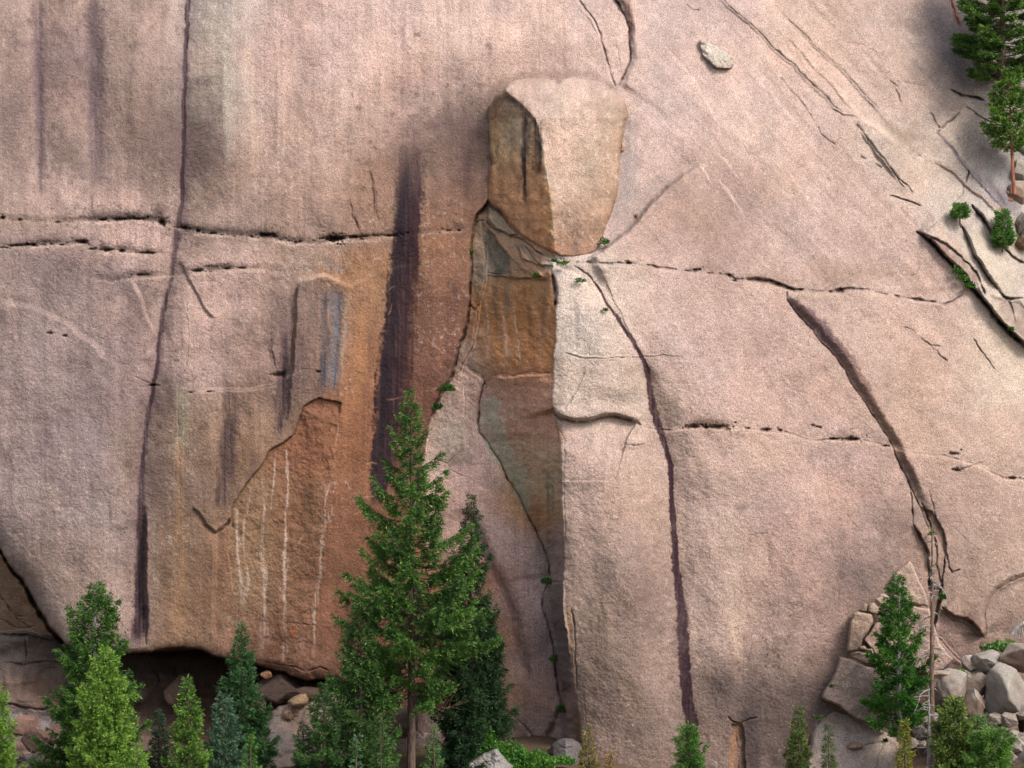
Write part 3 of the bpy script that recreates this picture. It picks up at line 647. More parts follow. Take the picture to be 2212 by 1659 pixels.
for p, wd, k in [([(565, 1024), (568, 1060), (571, 1106), (567, 1200), (572, 1300), (569, 1430)], [1.4, 1.8, 2.4, 4, 5.5, 7], .62), ([(597, 965), (594, 1010), (590, 1060), (584, 1110)], [1.6, 2.2, 2, 1.4], .7),
                 ([(618, 960), (621, 1010), (622, 1060), (620, 1106), (617, 1200), (614, 1280), (617, 1350), (613, 1440)], [1.6, 1.8, 1.8, 1.8, 2.2, 3.2, 3, 4], .7), ([(731, 905), (726, 960), (717, 1020), (703, 1100), (697, 1180), (690, 1250), (683, 1320), (673, 1440)], [1.2, 1.6, 1.6, 2.2, 3, 3.4, 3.4, 3], .52),
                 ([(510, 1090), (510, 1130), (515, 1200), (518, 1270), (520, 1330)], [2, 3, 4, 4, 3], .6), ([(545, 1040), (536, 1090), (528, 1150), (534, 1240), (524, 1320)], [1.6, 2.4, 3, 3, 3], .5), ([(473, 1172), (475, 1240)], [2.4, 1.8], .6),
                 ([(612, 1262), (625, 1220), (640, 1180), (665, 1150)], [2, 2, 1.6, 1.4], .5), ([(652, 1358), (650, 1420)], [3, 3], .4)]:
    F.stain(p, wd, WH, k * .8, .8, .8, .6, 73)
F.stain([(634, 1350), (634, 1385)], 4, (190, 104, 52), .7, .6)
# rough lower lip of the scar
for (u, v, ru, rv, dp) in [(690, 1440, 40, 26, -.35), (640, 1430, 26, 30, -.25), (740, 1400, 30, 60, .3), (600, 1445, 30, 12, .25)]:
    F.blob(u, v, ru, rv, None, 0, dp, .25, 5, .9)
C([(567, 1428), (600, 1432), (640, 1440), (660, 1452), (690, 1440), (720, 1450)], 1.5, .2, .5)
xr = np.random.default_rng(9)
for k in range(26):     # hairline fractures of the fresh rock
    u0 = xr.uniform(520, 960); v0 = xr.uniform(620, 1420)
    if u0 > 760 and v0 > 1300: continue
    a = xr.uniform(-1.2, .3); L = xr.uniform(20, 70)
    F.stain([(u0, v0), (u0 + L * .5 * math.cos(a), v0 + L * .5 * math.sin(a) + xr.uniform(-6, 6)), (u0 + L * math.cos(a), v0 + L * math.sin(a))], 1.3, (200, 150, 116), .38, .8)

# ---- gully
lcp = [p for p in LC if p[1] < 950]
C(lcp, [2.2] * len(lcp), .8, .75, tint=(40, 30, 32))
F.step(lcp, 0, 10, -.22, 7, 3)
G2 = [(1049, 500), (1048, 553), (1047, 603), (1034, 653), (1024, 720), (1021, 753), (1000, 786), (990, 810)]
C(G2, 1.7, .35, .6); F.step(G2, .0, 12, .3, 24, 3)
C([(1013, 650), (1018, 664), (1024, 673), (1034, 655)], 1.7, .3, .6)
C([(1048, 478), (1060, 492), (1085, 503), (1110, 512), (1134, 519), (1160, 545), (1190, 560)], 2.0, .4, .7)
C([(1027, 470), (1040, 460), (1052, 448)], 1.6, .3, .6); C([(1022, 493), (1034, 478), (1048, 478)], 1.6, .3, .6)
F.area([(1055, 445), (1072, 455), (1098, 487), (1118, 505), (1100, 508), (1070, 493), (1052, 475)], (160, 144, 116), .8, 3, .3, -.35, 3)
F.area([(1040, 484), (1068, 511), (1098, 553), (1105, 597), (1062, 597), (1046, 545)], (98, 98, 90), .85, 4, .5, .15, 4)
F.area([(1118, 530), (1140, 520), (1190, 557), (1198, 575), (1170, 575), (1130, 560)], (130, 120, 108), .8, 3, .5, -.3, 3)
F.area([(1060, 500), (1100, 512), (1140, 560), (1172, 595), (1150, 598), (1105, 560)], (190, 146, 112), .8, 3, .3, -.15, 3)
F.area([(1080, 505), (1130, 520), (1170, 590), (1190, 600), (1180, 560), (1140, 515)], (140, 100, 70), .5, 4, .3)
C([(1103, 520), (1130, 552), (1165, 592)], 1.5, .2, .5); C([(1134, 530), (1155, 562), (1180, 585)], 1.5, .25, .5)
C([(1050, 590), (1080, 595), (1104, 599), (1135, 604), (1164, 598), (1190, 604)], 1.3, .3, .4)
F.step([(1050, 592), (1104, 600), (1164, 599), (1195, 604)], .38, 70, 0, 5, 3)
F.area([(1058, 605), (1190, 606), (1192, 700), (1150, 790), (1130, 790), (1095, 795), (1040, 780), (1045, 680)], (170, 112, 60), .45, 12, .5, sx=9, sy=34)
for p, wd, c, k in [([(1094, 603), (1097, 640), (1097, 690)], [5, 6, 3], (124, 122, 112), .8), ([(1068, 600), (1072, 660), (1076, 740)], [5, 6, 4], (110, 96, 80), .6), ([(1110, 650), (1114, 700), (1120, 740), (1126, 788)], [1.5, 1.8, 1.5, 1.2], WH, .8), ([(1080, 640), (1090, 720), (1099, 793)], [2.5, 4, 5], (200, 160, 134), .6),
                    ([(1047, 620), (1054, 720), (1060, 813)], [2, 3, 4], (206, 168, 142), .6), ([(1157, 620), (1163, 700), (1170, 800)], [2.5, 4, 6], (186, 150, 128), .5), ([(1140, 620), (1150, 720), (1152, 780)], [5, 6, 6], (140, 98, 68), .6), ([(1174, 606), (1180, 680), (1182, 760)], [6, 7, 6], (130, 112, 92), .5), ([(1130, 604), (1134, 660)], 4, (150, 106, 70), .5)]:
    F.stain(p, wd, c, k, .6, .4)
C([(1064, 812), (1090, 806), (1110, 811), (1150, 804), (1198, 806)], 1.5, .25, .45)
F.step([(1060, 812), (1110, 811), (1198, 806)], -.3, 40, 0, 5, 3)
C([(1014, 796), (1026, 800), (1040, 808), (1048, 826), (1050, 840)], 1.6, .25, .5)
FL = [(1050, 822), (1042, 833), (1035, 870), (1036, 933), (1054, 953), (1077, 993), (1097, 1033), (1124, 1076), (1137, 1106), (1160, 1146), (1177, 1193), (1185, 1222), (1188, 1250)]
C(FL, [1.8] * len(FL), .6, .7, tint=(44, 34, 34))
F.step(FL, -.22, 90, .15, 24, 8, .6)
F.stain([(1056, 845), (1062, 900), (1078, 960), (1100, 1000), (1120, 1050), (1150, 1120)], [13, 22, 24, 20, 12, 8], (206, 198, 172), .75, .25, .2, .5)
F.stain([(1090, 955), (1110, 952), (1130, 957), (1140, 962)], 2.5, (214, 196, 172), .7, .5)
F.stain([(1180, 1010), (1190, 1060), (1190, 1120)], [10, 8, 8], (140, 128, 104), .6, .4)
F.stain([(1100, 1010), (1130, 1040), (1150, 1090)], [14, 20, 10], (196, 186, 156), .55, .3, .2, .7)
C([(1000, 833), (1004, 873), (1004, 913)], 1.3, .15, .4)
F.area([(960, 850), (995, 840), (1000, 930), (1012, 1000), (990, 1000), (960, 980), (942, 940)], (170, 160, 144), .6, 8, .5)
F.area([(1000, 960), (1020, 1000), (980, 1003), (962, 1000), (985, 980)], (132, 104, 94), .3, 8, .5)
C([(938, 990), (965, 1000), (985, 985), (1010, 965)], 1.3, .15, .35); C([(940, 1020), (975, 1014), (1010, 1030)], 1.3, .15, .35)
# long flake against the gully
G5 = [(1010, 1080), (1035, 1130), (1054, 1173), (1072, 1215), (1090, 1256), (1107, 1290), (1120, 1323), (1134, 1400), (1150, 1480)]
F.step(G5, .6, 60, -.10, 30, 10, .8)
F.stain(G5, [4, 5, 6, 7, 8, 8, 8, 7, 5], (104, 88, 84), .6, .9)
F.stain([(1050, 1290), (1072, 1380), (1090, 1450)], [10, 12, 8], (176, 126, 84), .5, .8)
C([(1076, 1518), (1100, 1540), (1130, 1566), (1145, 1585), (1158, 1604)], 2.2, .4, .6); F.step([(1076, 1518), (1130, 1566), (1158, 1604)], -.3, 30, .1, 8, 3)
C([(1187, 1263), (1176, 1283), (1176, 1319), (1184, 1350), (1190, 1379), (1200, 1440), (1205, 1490), (1212, 1520), (1200, 1560), (1182, 1600)], [2, 2, 2, 2, 2, 2.2, 2.5, 4, 6, 7], .6, .75, tint=(40, 30, 32))
C([(1176, 1283), (1187, 1263), (1200, 1258), (1216, 1260)], 2, .4, .7); C([(1190, 1379), (1203, 1386), (1212, 1392)], 1.5, .2, .5); C([(1210, 1480), (1225, 1492), (1243, 1499)], 1.6, .25, .5)
F.area([(1176, 1285), (1188, 1265), (1216, 1262), (1219, 1310), (1226, 1400), (1232, 1480), (1214, 1490), (1201, 1430), (1190, 1379), (1180, 1330)], (134, 122, 118), .8, 4, .3, -.4, 5)
C([(1234, 1313), (1238, 1345), (1241, 1373), (1244, 1456), (1244, 1500)], 1.5, .3, .65, tint=(40, 30, 32))
F.stain([(1228, 1300), (1232, 1380), (1238, 1460)], [4, 5, 4], (190, 152, 112), .7, .6)
F.stain([(1236, 1500), (1243, 1560), (1250, 1620)], [6, 9, 9], (150, 112, 80), .7, .6)
C([(1194, 590), (1199, 610), (1202, 640), (1200, 665)], [2, 4, 4, 2.5], .9, .85, tint=(34, 26, 30))
C([(1202, 925), (1222, 945), (1220, 1010), (1221, 1106), (1220, 1180)], 1.2, .12, .4)
F.area([(1198, 912), (1210, 922), (1222, 945), (1216, 950), (1202, 935)], (190, 140, 104), .6, 3, .3)

# ---- buttress and right-hand slabs
BT = [(1204, 560), (1237, 566), (1287, 569), (1357, 569), (1390, 571), (1430, 576), (1485, 582), (1508, 585), (1575, 596), (1588, 604), (1611, 603), (1661, 606), (1705, 621), (1735, 625), (1791, 630), (1845, 625), (1925, 633), (1975, 648), (2021, 653), (2041, 658), (2091, 635)]
C(BT, [1.8] * 9 + [1.8, 2.2, 2.2, 2.2, 2.2, 1.8, 1.8, 1.5, 1.8, 1.8, 1.8, 1.4], .32, .6, halo=4, broken=.28)
F.step(BT, -.18, 40, 0, 8, 4)
LR = [(1606, 604), (1630, 603), (1661, 606), (1690, 616), (1705, 622), (1738, 626)]
C(LR, [1.6, 2.6, 3, 3, 2.6, 1.8], .5, .7, halo=5)
F.step(LR, .35, 14, -.22, 30, 3, .8)
C([(1786, 633), (1806, 628), (1826, 626), (1846, 624)], 2.6, .5, .7)
C([(1970, 648), (1985, 646), (2005, 652), (2020, 654)], 2.2, .4, .6); C([(2037, 659), (2055, 652)], 2, .4, .6)
F.stain([(1600, 612), (1680, 624), (1760, 640), (1860, 636), (1960, 656)], 5, (218, 188, 162), .4, .9)
# bevel of the buttress arete and crest
F.blob(1196, 572, 22, 14, (206, 196, 180), .6, .3, .4, 9, 1.0)
F.step([(1190, 575), (1225, 590), (1250, 600), (1275, 640)], 0, 10, .22, 24, 3)
for (u, v, ru, rv) in [(1235, 600, 34, 16), (1220, 640, 16, 30), (1218, 700, 14, 40), (1225, 850, 26, 30), (1300, 760, 50, 8), (1340, 860, 60, 20)]:
    F.blob(u, v, ru, rv, (228, 212, 196), .22, 0, .8, int(v) % 91, 1)
C([(1220, 762), (1240, 768), (1257, 772), (1304, 775), (1345, 775), (1387, 773), (1430, 766), (1480, 767)], 1.4, .2, .5)
F.step([(1220, 762), (1304, 775), (1387, 773), (1430, 766), (1480, 767)], .05, 40, .06, 8, 3)
F.stain([(1225, 764), (1304, 779), (1387, 777)], 2.5, (224, 196, 176), .4, .8)
LIP = [(1193, 880), (1197, 896), (1206, 905), (1228, 909), (1250, 909), (1275, 907), (1297, 903), (1330, 903), (1357, 906), (1377, 909), (1386, 917)]
r = F.line(LIP, 120)
wn, d, t, sdd, n = r
env = sstep(t / 1.0) * sstep((n - t) / 2.2)
F.Y[wn] += env * np.where(sdd > 0, .62 * np.exp(-d / 46) * sstep(d / 3), -.34 * np.exp(-(d / 46)) * sstep(d / 10) + .20 * np.exp(-d / 7))
C(LIP, [2, 2.4, 2.4, 2.2, 2.0, 2.0, 2.4, 2.6, 2.6, 2.6, 2], .5, .78, tint=(44, 34, 34))
F.stain([(1230, 901), (1300, 896), (1370, 898)], 5, (150, 128, 110), .35, .9)
J4 = [(1386, 917), (1410, 925), (1440, 930), (1488, 924), (1535, 923), (1575, 926), (1618, 925), (1654, 929), (1695, 931), (1758, 950), (1791, 948), (1858, 950), (1925, 963), (1960, 976), (2040, 986), (2100, 1000), (2171, 1030), (2212, 1037), (2300, 1040)]
C(J4, 1.7, .26, .55, halo=4, broken=.55); F.step(J4, -.12, 30, .10, 16, 3)
F.stain([(a, b + 6) for a, b in J4], 4, (222, 186, 160), .35, .9)
for (u, v, ru, rv, dp) in [(1498, 922, 12, 4, .4), (1550, 922, 16, 4, .4), (1526, 923, 5, 3, .4), (1655, 928, 10, 2.6, .35), (1685, 929, 6, 2, .3), (1800, 948, 9, 2.4, .45), (1838, 949, 16, 3.4, .5), (1615, 925, 5, 2, .3), (1755, 919, 4, 2, .2), (1765, 922, 5, 1.5, .2), (1812, 629, 8, 3, .4), (2060, 980, 10, 3, .3), (2068, 1016, 8, 2.4, .3), (2186, 1033, 9, 3, .4), (1575, 595, 5, 2.2, .4), (1586, 606, 5, 2, .4), (1358, 568, 6, 2.4, .4), (1503, 583, 9, 2, .3), (1912, 963, 6, 2, .3)]:
    F.blob(u, v, ru, rv, (62, 46, 42), .8, dp, .8, int(u) % 89, 1.2)
C([(1342, 955), (1355, 963), (1372, 966), (1396, 962)], 1.4, .2, .5); F.blob(1370, 956, 26, 8, None, 0, -.12, .3, 3, 1)
C([(1270, 940), (1290, 935), (1310, 915)], 1.1, .1, .3)
# scoop right of the buttress crest and its second vein
F.step([(1285, 572), (1330, 610), (1370, 670), (1410, 730), (1450, 790), (1475, 850), (1480, 910)], .08, 44, -.08, 44, 12)
F.stain([(1285, 572), (1330, 610), (1370, 670), (1410, 730), (1450, 790), (1475, 850)], 3.5, (178, 142, 126), .25, .9)
F.step([(1500, 935), (1540, 990), (1558, 1060), (1575, 1160), (1585, 1260), (1590, 1400)], -.09, 40, .09, 50, 14)
F.stain([(1558, 1060), (1575, 1160), (1585, 1260), (1590, 1400)], [8, 14, 14, 10], (214, 194, 168), .22, .9)
F.stain([(1580, 1300), (1592, 1400), (1600, 1500)], [8, 10, 8], (220, 186, 158), .35, .9)
VEIN = [(1238, 572), (1252, 583), (1267, 594), (1297, 630), (1324, 670), (1354, 713), (1387, 770), (1398, 793), (1404, 853), (1416, 903), (1434, 953), (1447, 1003), (1453, 1106), (1461, 1200), (1469, 1300), (1478, 1400), (1485, 1500), (1495, 1600), (1508, 1690)]
vw = [1.6, 2.2, 2.4, 2.8, 3.2, 3.8, 4.6, 6.2, 6.6, 7.2, 6.2, 6.0, 6.0, 7.2, 10, 12, 13, 13, 13]
F.groove(VEIN, [x * 1.6 for x in vw], .05)
F.stain(VEIN, [x * 1.25 for x in vw], (150, 116, 110), .5, .7)
F.stain(VEIN, vw, (90, 56, 68), .98, .14, .10, .12, 77)
F.stain([(1406, 793), (1420, 850), (1436, 910), (1452, 960)], [7, 10, 10, 6], (160, 126, 110), .5, .9)
# upper diagonal lip that the block sits on
DG = [(1262, 562), (1280, 552), (1300, 543), (1317, 530), (1354, 497), (1385, 460), (1414, 427), (1440, 400), (1474, 377), (1520, 350)]
F.step(DG, -.75, 80, .30, 60, 3, 1.5)
F.area([(1350, 330), (1380, 400), (1474, 372), (1414, 427), (1354, 497), (1300, 545), (1312, 500), (1334, 433)], (168, 150, 142), .75, 14, .4)
C(DG, [1.6, 1.8, 1.8, 1.8, 1.6, 1.3, 1.3, 1.2, 1.1, 1], .12, .35)
F.blob(1372, 470, 4, 5, (90, 70, 66), .6, .2)
F.stain([(1362, 230), (1362, 290), (1354, 340), (1352, 420), (1336, 490)], [8, 12, 16, 18, 12], (160, 146, 140), .7, .9)  # grey contact shadow of the block, painted on the slab beside it
# top centre: split wedge
T1 = [(1248, -30), (1252, 0), (1270, 24), (1288, 48), (1296, 70), (1303, 100), (1312, 133), (1322, 162), (1332, 190)]
T2 = [(1264, 30), (1280, 55), (1292, 78)]
T3 = [(1326, -30), (1332, 0), (1348, 28), (1356, 60), (1360, 100), (1362, 127), (1352, 150), (1346, 168), (1335, 186)]
C(T1, [1.5, 1.8, 2, 1.6, 2.4, 2.6, 2.6, 2.2, 1.8], .4, .7, tint=(38, 28, 28)); C(T2, 1.3, .2, .5)
C(T3, [2, 2.4, 2.4, 2.2, 2.2, 2.2, 2, 2, 2], .6, .8, tint=(34, 26, 28))
F.step(T3, .0, 10, -.5, 40, 8, .8); F.step(T1, -.14, 24, 0, 8, 3)
F.stain([(1345, -10), (1358, 24), (1363, 60), (1366, 100)], [7, 7, 6, 3], (104, 70, 58), .8, .6)
F.stain([(1322, -10), (1336, 10), (1346, 30)], [4, 5, 2], (84, 58, 56), .8, .6)
C([(1331, 78), (1336, 120), (1344, 160)], 1.1, .12, .4)
C([(1324, 150), (1325, 165)], 1.4, .2, .5)
F.blob(1330, 60, 28, 60, None, 0, -.25, .2, 3, 1)
# dark crack band
BL = [(1701, 628), (1700, 650), (1710, 664), (1721, 678), (1751, 710), (1775, 740), (1808, 780), (1838, 826), (1871, 876), (1901, 923), (1928, 963), (1941, 1000), (1955, 1030), (1971, 1063), (1995, 1112), (2010, 1150)]
BR = [(1708, 640), (1721, 654), (1751, 664), (1775, 690), (1808, 724), (1841, 764), (1875, 820), (1908, 886), (1941, 943), (1965, 986), (1991, 1046), (2013, 1110), (2030, 1160)]
band = BL + BR[::-1]
r = F.poly(band, 60)
wn, sd = r
m = sstep(sd / 3.5 + .5)
rl = F.line(BL, 500); w2, d2, t2, s2, n2 = rl
full = np.full(F.Y.shape, 1e6, f32); full[w2] = np.where(s2 < 0, d2, -d2)      # positive to the right of the crack
dr = full[wn]
pv = sstep(F.V[wn] * 0 + 1)
e1 = sstep(t2 / 2.2) * sstep((n2 - t2) / 3)
prof = np.where(s2 < 0, .22 * (1 - sstep(d2 / 22)) - .30 * sstep(d2 / 26) * np.exp(-np.clip(d2 - 22, 0, 999) / 130), .10 * np.exp(-d2 / 16))
F.Y[w2] += prof * e1
bc = surf([(p[0], p[1], *alb(p[2:])) for p in [(1745, 675, 124, 98, 96), (1790, 730, 112, 88, 90), (1840, 800, 142, 110, 98), (1880, 860, 144, 114, 102), (1920, 930, 158, 122, 100), (1955, 1010, 140, 112, 98), (2000, 1100, 144, 120, 106)]], F.U[wn], F.V[wn], 40)
nn = fbm(F.U[wn] / 9, F.V[wn] / 12, 4, 431)
rim = sstep((sd - 1 + 5 * nn) / 9 + .2)
cm = (rim * .92)[..., None]
F.C[wn] = F.C[wn] * (1 - cm) + bc * (1 + .14 * nn)[..., None] * cm
C(BL, [1.3, 1.4, 1.5] + [1.7] * 13, .4, .85, tint=(36, 26, 28))
C([(2006, 1056), (2013, 1090), (2020, 1120), (2030, 1150)], 1.4, .2, .4)
F.stain([(1712, 690), (1740, 722), (1790, 780), (1840, 850)], 5, (206, 190, 168), .35, .9)
C([(1741, 660), (1715, 678)], 1.0, .1, .3)
# lower continuation of that crack
for p, wdt, dp in [([(1962, 1046), (1970, 1075), (1973, 1106), (1973, 1128), (1988, 1156), (1998, 1176), (2005, 1193), (2008, 1233), (2008, 1290)], [1.3, 1.5, 1.8, 2, 2.6, 3, 3, 2.4, 2], .6), ([(1990, 1085), (2001, 1110), (2015, 1150), (2021, 1180), (2021, 1216), (2028, 1240), (2035, 1262)], [1.6, 2.2, 2.2, 2.2, 2, 2, 2], .5),
                   ([(2015, 1108), (2028, 1134), (2038, 1156), (2041, 1190), (2044, 1206), (2048, 1223), (2058, 1237), (2075, 1229)], [2, 2, 2.2, 2, 2, 1.8, 1.6, 1.3], .4), ([(2040, 1190), (2036, 1230), (2035, 1262), (2030, 1300), (2021, 1340), (2014, 1362)], [1.6, 1.8, 2.4, 3, 4, 3.4], .6),
                   ([(2010, 1240), (2010, 1300), (2010, 1360)], 1.8, .4)]:
    C(p, wdt, dp, .75, tint=(44, 32, 32))
F.area([(1992, 1100), (2012, 1106), (2040, 1160), (2040, 1200), (2022, 1160), (2006, 1130)], (120, 92, 80), .7, 3, .4, .3, 3)
F.area([(2010, 1270), (2034, 1262), (2030, 1320), (2016, 1360), (2008, 1330)], (112, 84, 72), .7, 4, .4, .3, 4)
F.step([(1973, 1128), (1988, 1156), (2005, 1193), (2008, 1240)], .22, 20, -.3, 20, 3)
F.stain([(1980, 1140), (1996, 1172), (2004, 1200)], 5, (112, 82, 70), .7, .6)
F.stain([(2052, 1250), (2042, 1300), (2034, 1340)], 4, (168, 160, 138), .5, .7)
ARC = [(2034, 1312), (2048, 1325), (2061, 1334), (2085, 1338), (2100, 1346), (2112, 1360), (2126, 1380)]
C(ARC, [2.4, 3, 3, 2.8, 2.4, 2.2, 1.8], .5, .7, tint=(54, 40, 38))
F.step(ARC, .5, 40, -.42, 34, 4, .8)
F.stain([(2076, 1322), (2094, 1330), (2106, 1346), (2118, 1362)], [4, 7, 6, 3], (118, 86, 72), .75, .5)
LOB = [(2128, 1376), (2130, 1350), (2127, 1333), (2131, 1306), (2142, 1288), (2158, 1273), (2180, 1260), (2198, 1250), (2230, 1240)]
C(LOB, 1.5, .2, .45); F.step(LOB, .22, 22, -.3, 60, 5)
C([(2018, 1369), (2041, 1393), (2055, 1408), (2068, 1420), (2088, 1433)], 2, .4, .65); F.step([(2018, 1369), (2041, 1393), (2068, 1420), (2088, 1433)], -.3, 30, .2, 14, 3)
C([(2050, 1130), (2090, 1165), (2120, 1190)], 1.1, .1, .35); C([(1825, 1106), (1840, 1125), (1856, 1145)], 1.2, .1, .35); C([(1615, 1160), (1640, 1155), (1665, 1150)], 1.1, .1, .25)
C([(1730, 1368), (1750, 1385), (1765, 1405)], 1.1, .1, .25)
# upper right slab seams
for p, wdt, dp, g in [([(1561, -10), (1575, 12), (1608, 40), (1648, 80), (1688, 117), (1748, 173), (1775, 200), (1800, 225), (1822, 244)], [1, 1.1, 1.2, 1.5, 1.8, 2.4, 2.6, 2.2, 1.6], .16, .42), ([(1668, 3), (1708, 50), (1761, 100), (1821, 153), (1871, 207), (1900, 240)], 1.5, .12, .22), ([(1695, 80), (1741, 130), (1788, 180), (1815, 210), (1841, 240)], 1.9, .14, .36),
                      ([(1798, 233), (1810, 240), (1821, 248), (1838, 250), (1852, 256)], 1.7, .22, .55), ([(1845, 267), (1866, 292), (1888, 320), (1908, 342), (1921, 363)], [1.8, 2.6, 3, 2.6, 2.2], .16, .42), ([(1921, 360), (1930, 376), (1940, 392), (1953, 408)], [1.6, 2.2, 2.2, 1.2], .35, .75), ([(1936, 384), (1950, 394), (1960, 400), (1974, 420)], 1.6, .3, .6),
                      ([(1920, 423), (1935, 426), (1961, 432), (1978, 438), (1992, 446)], 1.6, .3, .6), ([(1857, 337), (1874, 348)], 2, .2, .5), ([(1889, 356), (1909, 366)], 2, .2, .5), ([(1678, 167), (1700, 188), (1721, 207), (1750, 250), (1775, 293), (1810, 320)], 1.7, .12, .3), ([(1480, 10), (1500, 22), (1512, 24)], 1.3, .15, .3),
                      ([(1924, 172), (1934, 182), (1944, 188)], 1.2, .15, .4), ([(1936, 190), (1943, 206), (1944, 216), (1948, 222)], 1.3, .18, .5), ([(1936, 176), (1970, 180), (2010, 188)], 1.0, .1, .3), ([(1830, 90), (1865, 100), (1905, 115)], 1.1, .1, .25), ([(1786, 383), (1798, 392)], 2.2, .15, .5), ([(1912, 160), (1925, 152)], 1.4, .15, .35),
                      ([(2055, 192), (2066, 200), (2079, 207), (2092, 208), (2104, 210), (2131, 219)], [1.6, 2, 2.4, 2.2, 2.2, 1.8], .45, .7), ([(2087, 228), (2106, 242), (2122, 254), (2137, 264), (2159, 286)], 1.7, .3, .6), ([(2034, 280), (2044, 268), (2054, 261), (2064, 250), (2073, 241)], 1.9, .3, .6), ([(2006, 242), (2014, 252), (2023, 267), (2034, 281)], [1.4, 2.4, 2.4, 1.6], .2, .55), ([(2033, 280), (2028, 290), (2036, 296)], 1.4, .2, .5),
                      ([(2093, 362), (2090, 378), (2086, 394)], 1.6, .3, .6), ([(2083, 396), (2083, 415), (2072, 425), (2065, 433), (2058, 450), (2054, 462)], 1.5, .2, .45), ([(2054, 462), (2020, 488), (1995, 502)], 1.2, .12, .3), ([(1981, 331), (1990, 336)], 1.6, .2, .5),
                      ([(1978, 502), (1990, 508), (2008, 520), (2024, 536), (2038, 553), (2068, 580), (2098, 620), (2128, 653), (2150, 678), (2168, 700), (2190, 722), (2212, 742), (2260, 790)], [1.4, 2.6, 3.2, 3, 3, 3.2, 3.6, 3.6, 3.6, 3.6, 3.6, 3.6, 3.6], .9, .85), ([(1990, 506), (2010, 512), (2036, 524), (2060, 540), (2078, 553), (2092, 570), (2108, 592), (2120, 614), (2130, 640)], [1.8, 3.2, 3.6, 3.2, 2.6, 2.6, 3, 3, 2], .6, .75),
                      ([(2076, 482), (2084, 496), (2091, 512), (2098, 532), (2105, 553), (2116, 572), (2128, 590), (2148, 616), (2168, 640), (2180, 646), (2191, 647), (2215, 648)], [1.4, 2, 2.4, 2.2, 2.2, 2.4, 2.6, 2.6, 2.8, 2.8, 2.6, 2.2], .6, .75), ([(2096, 440), (2112, 456), (2125, 473), (2140, 498), (2148, 513), (2166, 533), (2185, 553), (2200, 562), (2230, 576)], [1.4, 2.2, 2.8, 2.8, 2.4, 2.6, 2.8, 2.8, 2.6], .6, .75),
                      ([(2168, 640), (2182, 655), (2190, 676), (2196, 700)], 1.7, .25, .5), ([(1984, 723), (1998, 736), (2010, 744), (2036, 750)], 1.4, .18, .4), ([(2010, 744), (2020, 760)], 1.2, .15, .35), ([(2023, 756), (2030, 768), (2046, 782)], 1.7, .25, .6), ([(1948, 706), (1970, 712), (1984, 723)], 1.0, .1, .3), ([(2098, 726), (2108, 742), (2126, 762), (2138, 782), (2150, 796)], [1.3, 1.8, 1.6, 1.3, 1], .25, .55),
                      ([(1987, 572), (1978, 590), (1960, 593)], 1.0, .1, .3), ([(2060, 1016), (2085, 1012), (2130, 996)], 1.3, .15, .4)]:
    C(p, [x * 1.15 for x in wdt] if np.ndim(wdt) else wdt * 1.2, dp * 1.5, min(g * 1.35, .9))
CR1 = [(1978, 502), (2008, 520), (2038, 553), (2068, 580), (2098, 620), (2128, 653), (2168, 700), (2212, 742), (2280, 800)]
F.step(CR1, .0, 10, -1.1, 80, 4, 1.0)
F.step([(2076, 482), (2091, 512), (2105, 553), (2128, 590), (2168, 640)], .15, 20, -.8, 44, 4, .8); F.step([(2096, 440), (2125, 473), (2148, 513), (2185, 553)], .15, 20, -.8, 44, 4, .8)
F.stain([(2095, 480), (2120, 530), (2140, 580), (2180, 630)], [8, 14, 16, 16], (206, 190, 168), .6, .7)
F.stain([(2120, 440), (2160, 500), (2200, 545)], [10, 16, 18], (206, 194, 174), .6, .7)
F.stain([(2014, 500), (2050, 520), (2086, 550)], [6, 10, 8], (200, 168, 146), .5, .8)
F.stain([(2010, 522), (2040, 556), (2070, 586), (2100, 626), (2130, 660), (2168, 704), (2212, 746)], [3, 4, 4, 4, 5, 5, 5], (96, 68, 60), .7, .6)
F.area([(2000, 512), (2040, 526), (2078, 556), (2106, 592), (2122, 640), (2096, 610), (2066, 574), (2036, 546)], (122, 92, 82), .75, 4, .4, .25, 4)
F.area([(2140, 640), (2200, 655), (2230, 680), (2230, 740), (2180, 700)], (120, 90, 78), .6, 6, .4, .25, 5)
F.stain([(2030, 290), (2042, 304), (2054, 319), (2066, 334), (2079, 347), (2093, 364), (2120, 389), (2162, 430), (2200, 470)], [2.4, 3.6, 4.5, 4.5, 4.5, 5, 9, 16, 20], (132, 116, 124), .75, .6)
F.stain([(1982, 332), (2023, 353), (2056, 369), (2083, 395), (2120, 422), (2159, 455), (2200, 500)], [1.6, 2.2, 3, 3.5, 5, 7, 8], (186, 150, 134), .6, .7)
F.step([(1852, 256), (1870, 260), (1895, 270), (1920, 290), (1941, 307), (1975, 308), (2008, 300)], -.22, 30, .18, 22, 4)
F.stain([(1852, 258), (1895, 274), (1941, 311)], 3.5, (230, 200, 176), .5, .8)
F.stain([(1900, 256), (1930, 280), (1960, 296), (1990, 296)], [5, 10, 12, 6], (150, 126, 104), .45, .8)
F.step([(2058, 178), (2062, 190), (2080, 220), (2110, 240), (2150, 260)], -.1, 26, .1, 20, 4)
F.step([(2034, 281), (2054, 300), (2093, 364), (2160, 440), (2212, 500)], -.18, 40, .1, 30, 5)
F.step([(1981, 331), (2023, 353), (2056, 369), (2083, 395), (2159, 455)], -.12, 30, .08, 20, 5)
F.stain([(2046, -30), (2058, 16), (2070, 40), (2080, 62)], [4, 4, 5, 3], (140, 84, 62), .85, .6); C([(2042, -30), (2056, 14), (2078, 60)], 1.5, .3, .5)
F.stain([(2078, -20), (2084, 8), (2090, 24)], 3.5, (130, 82, 64), .7, .6)
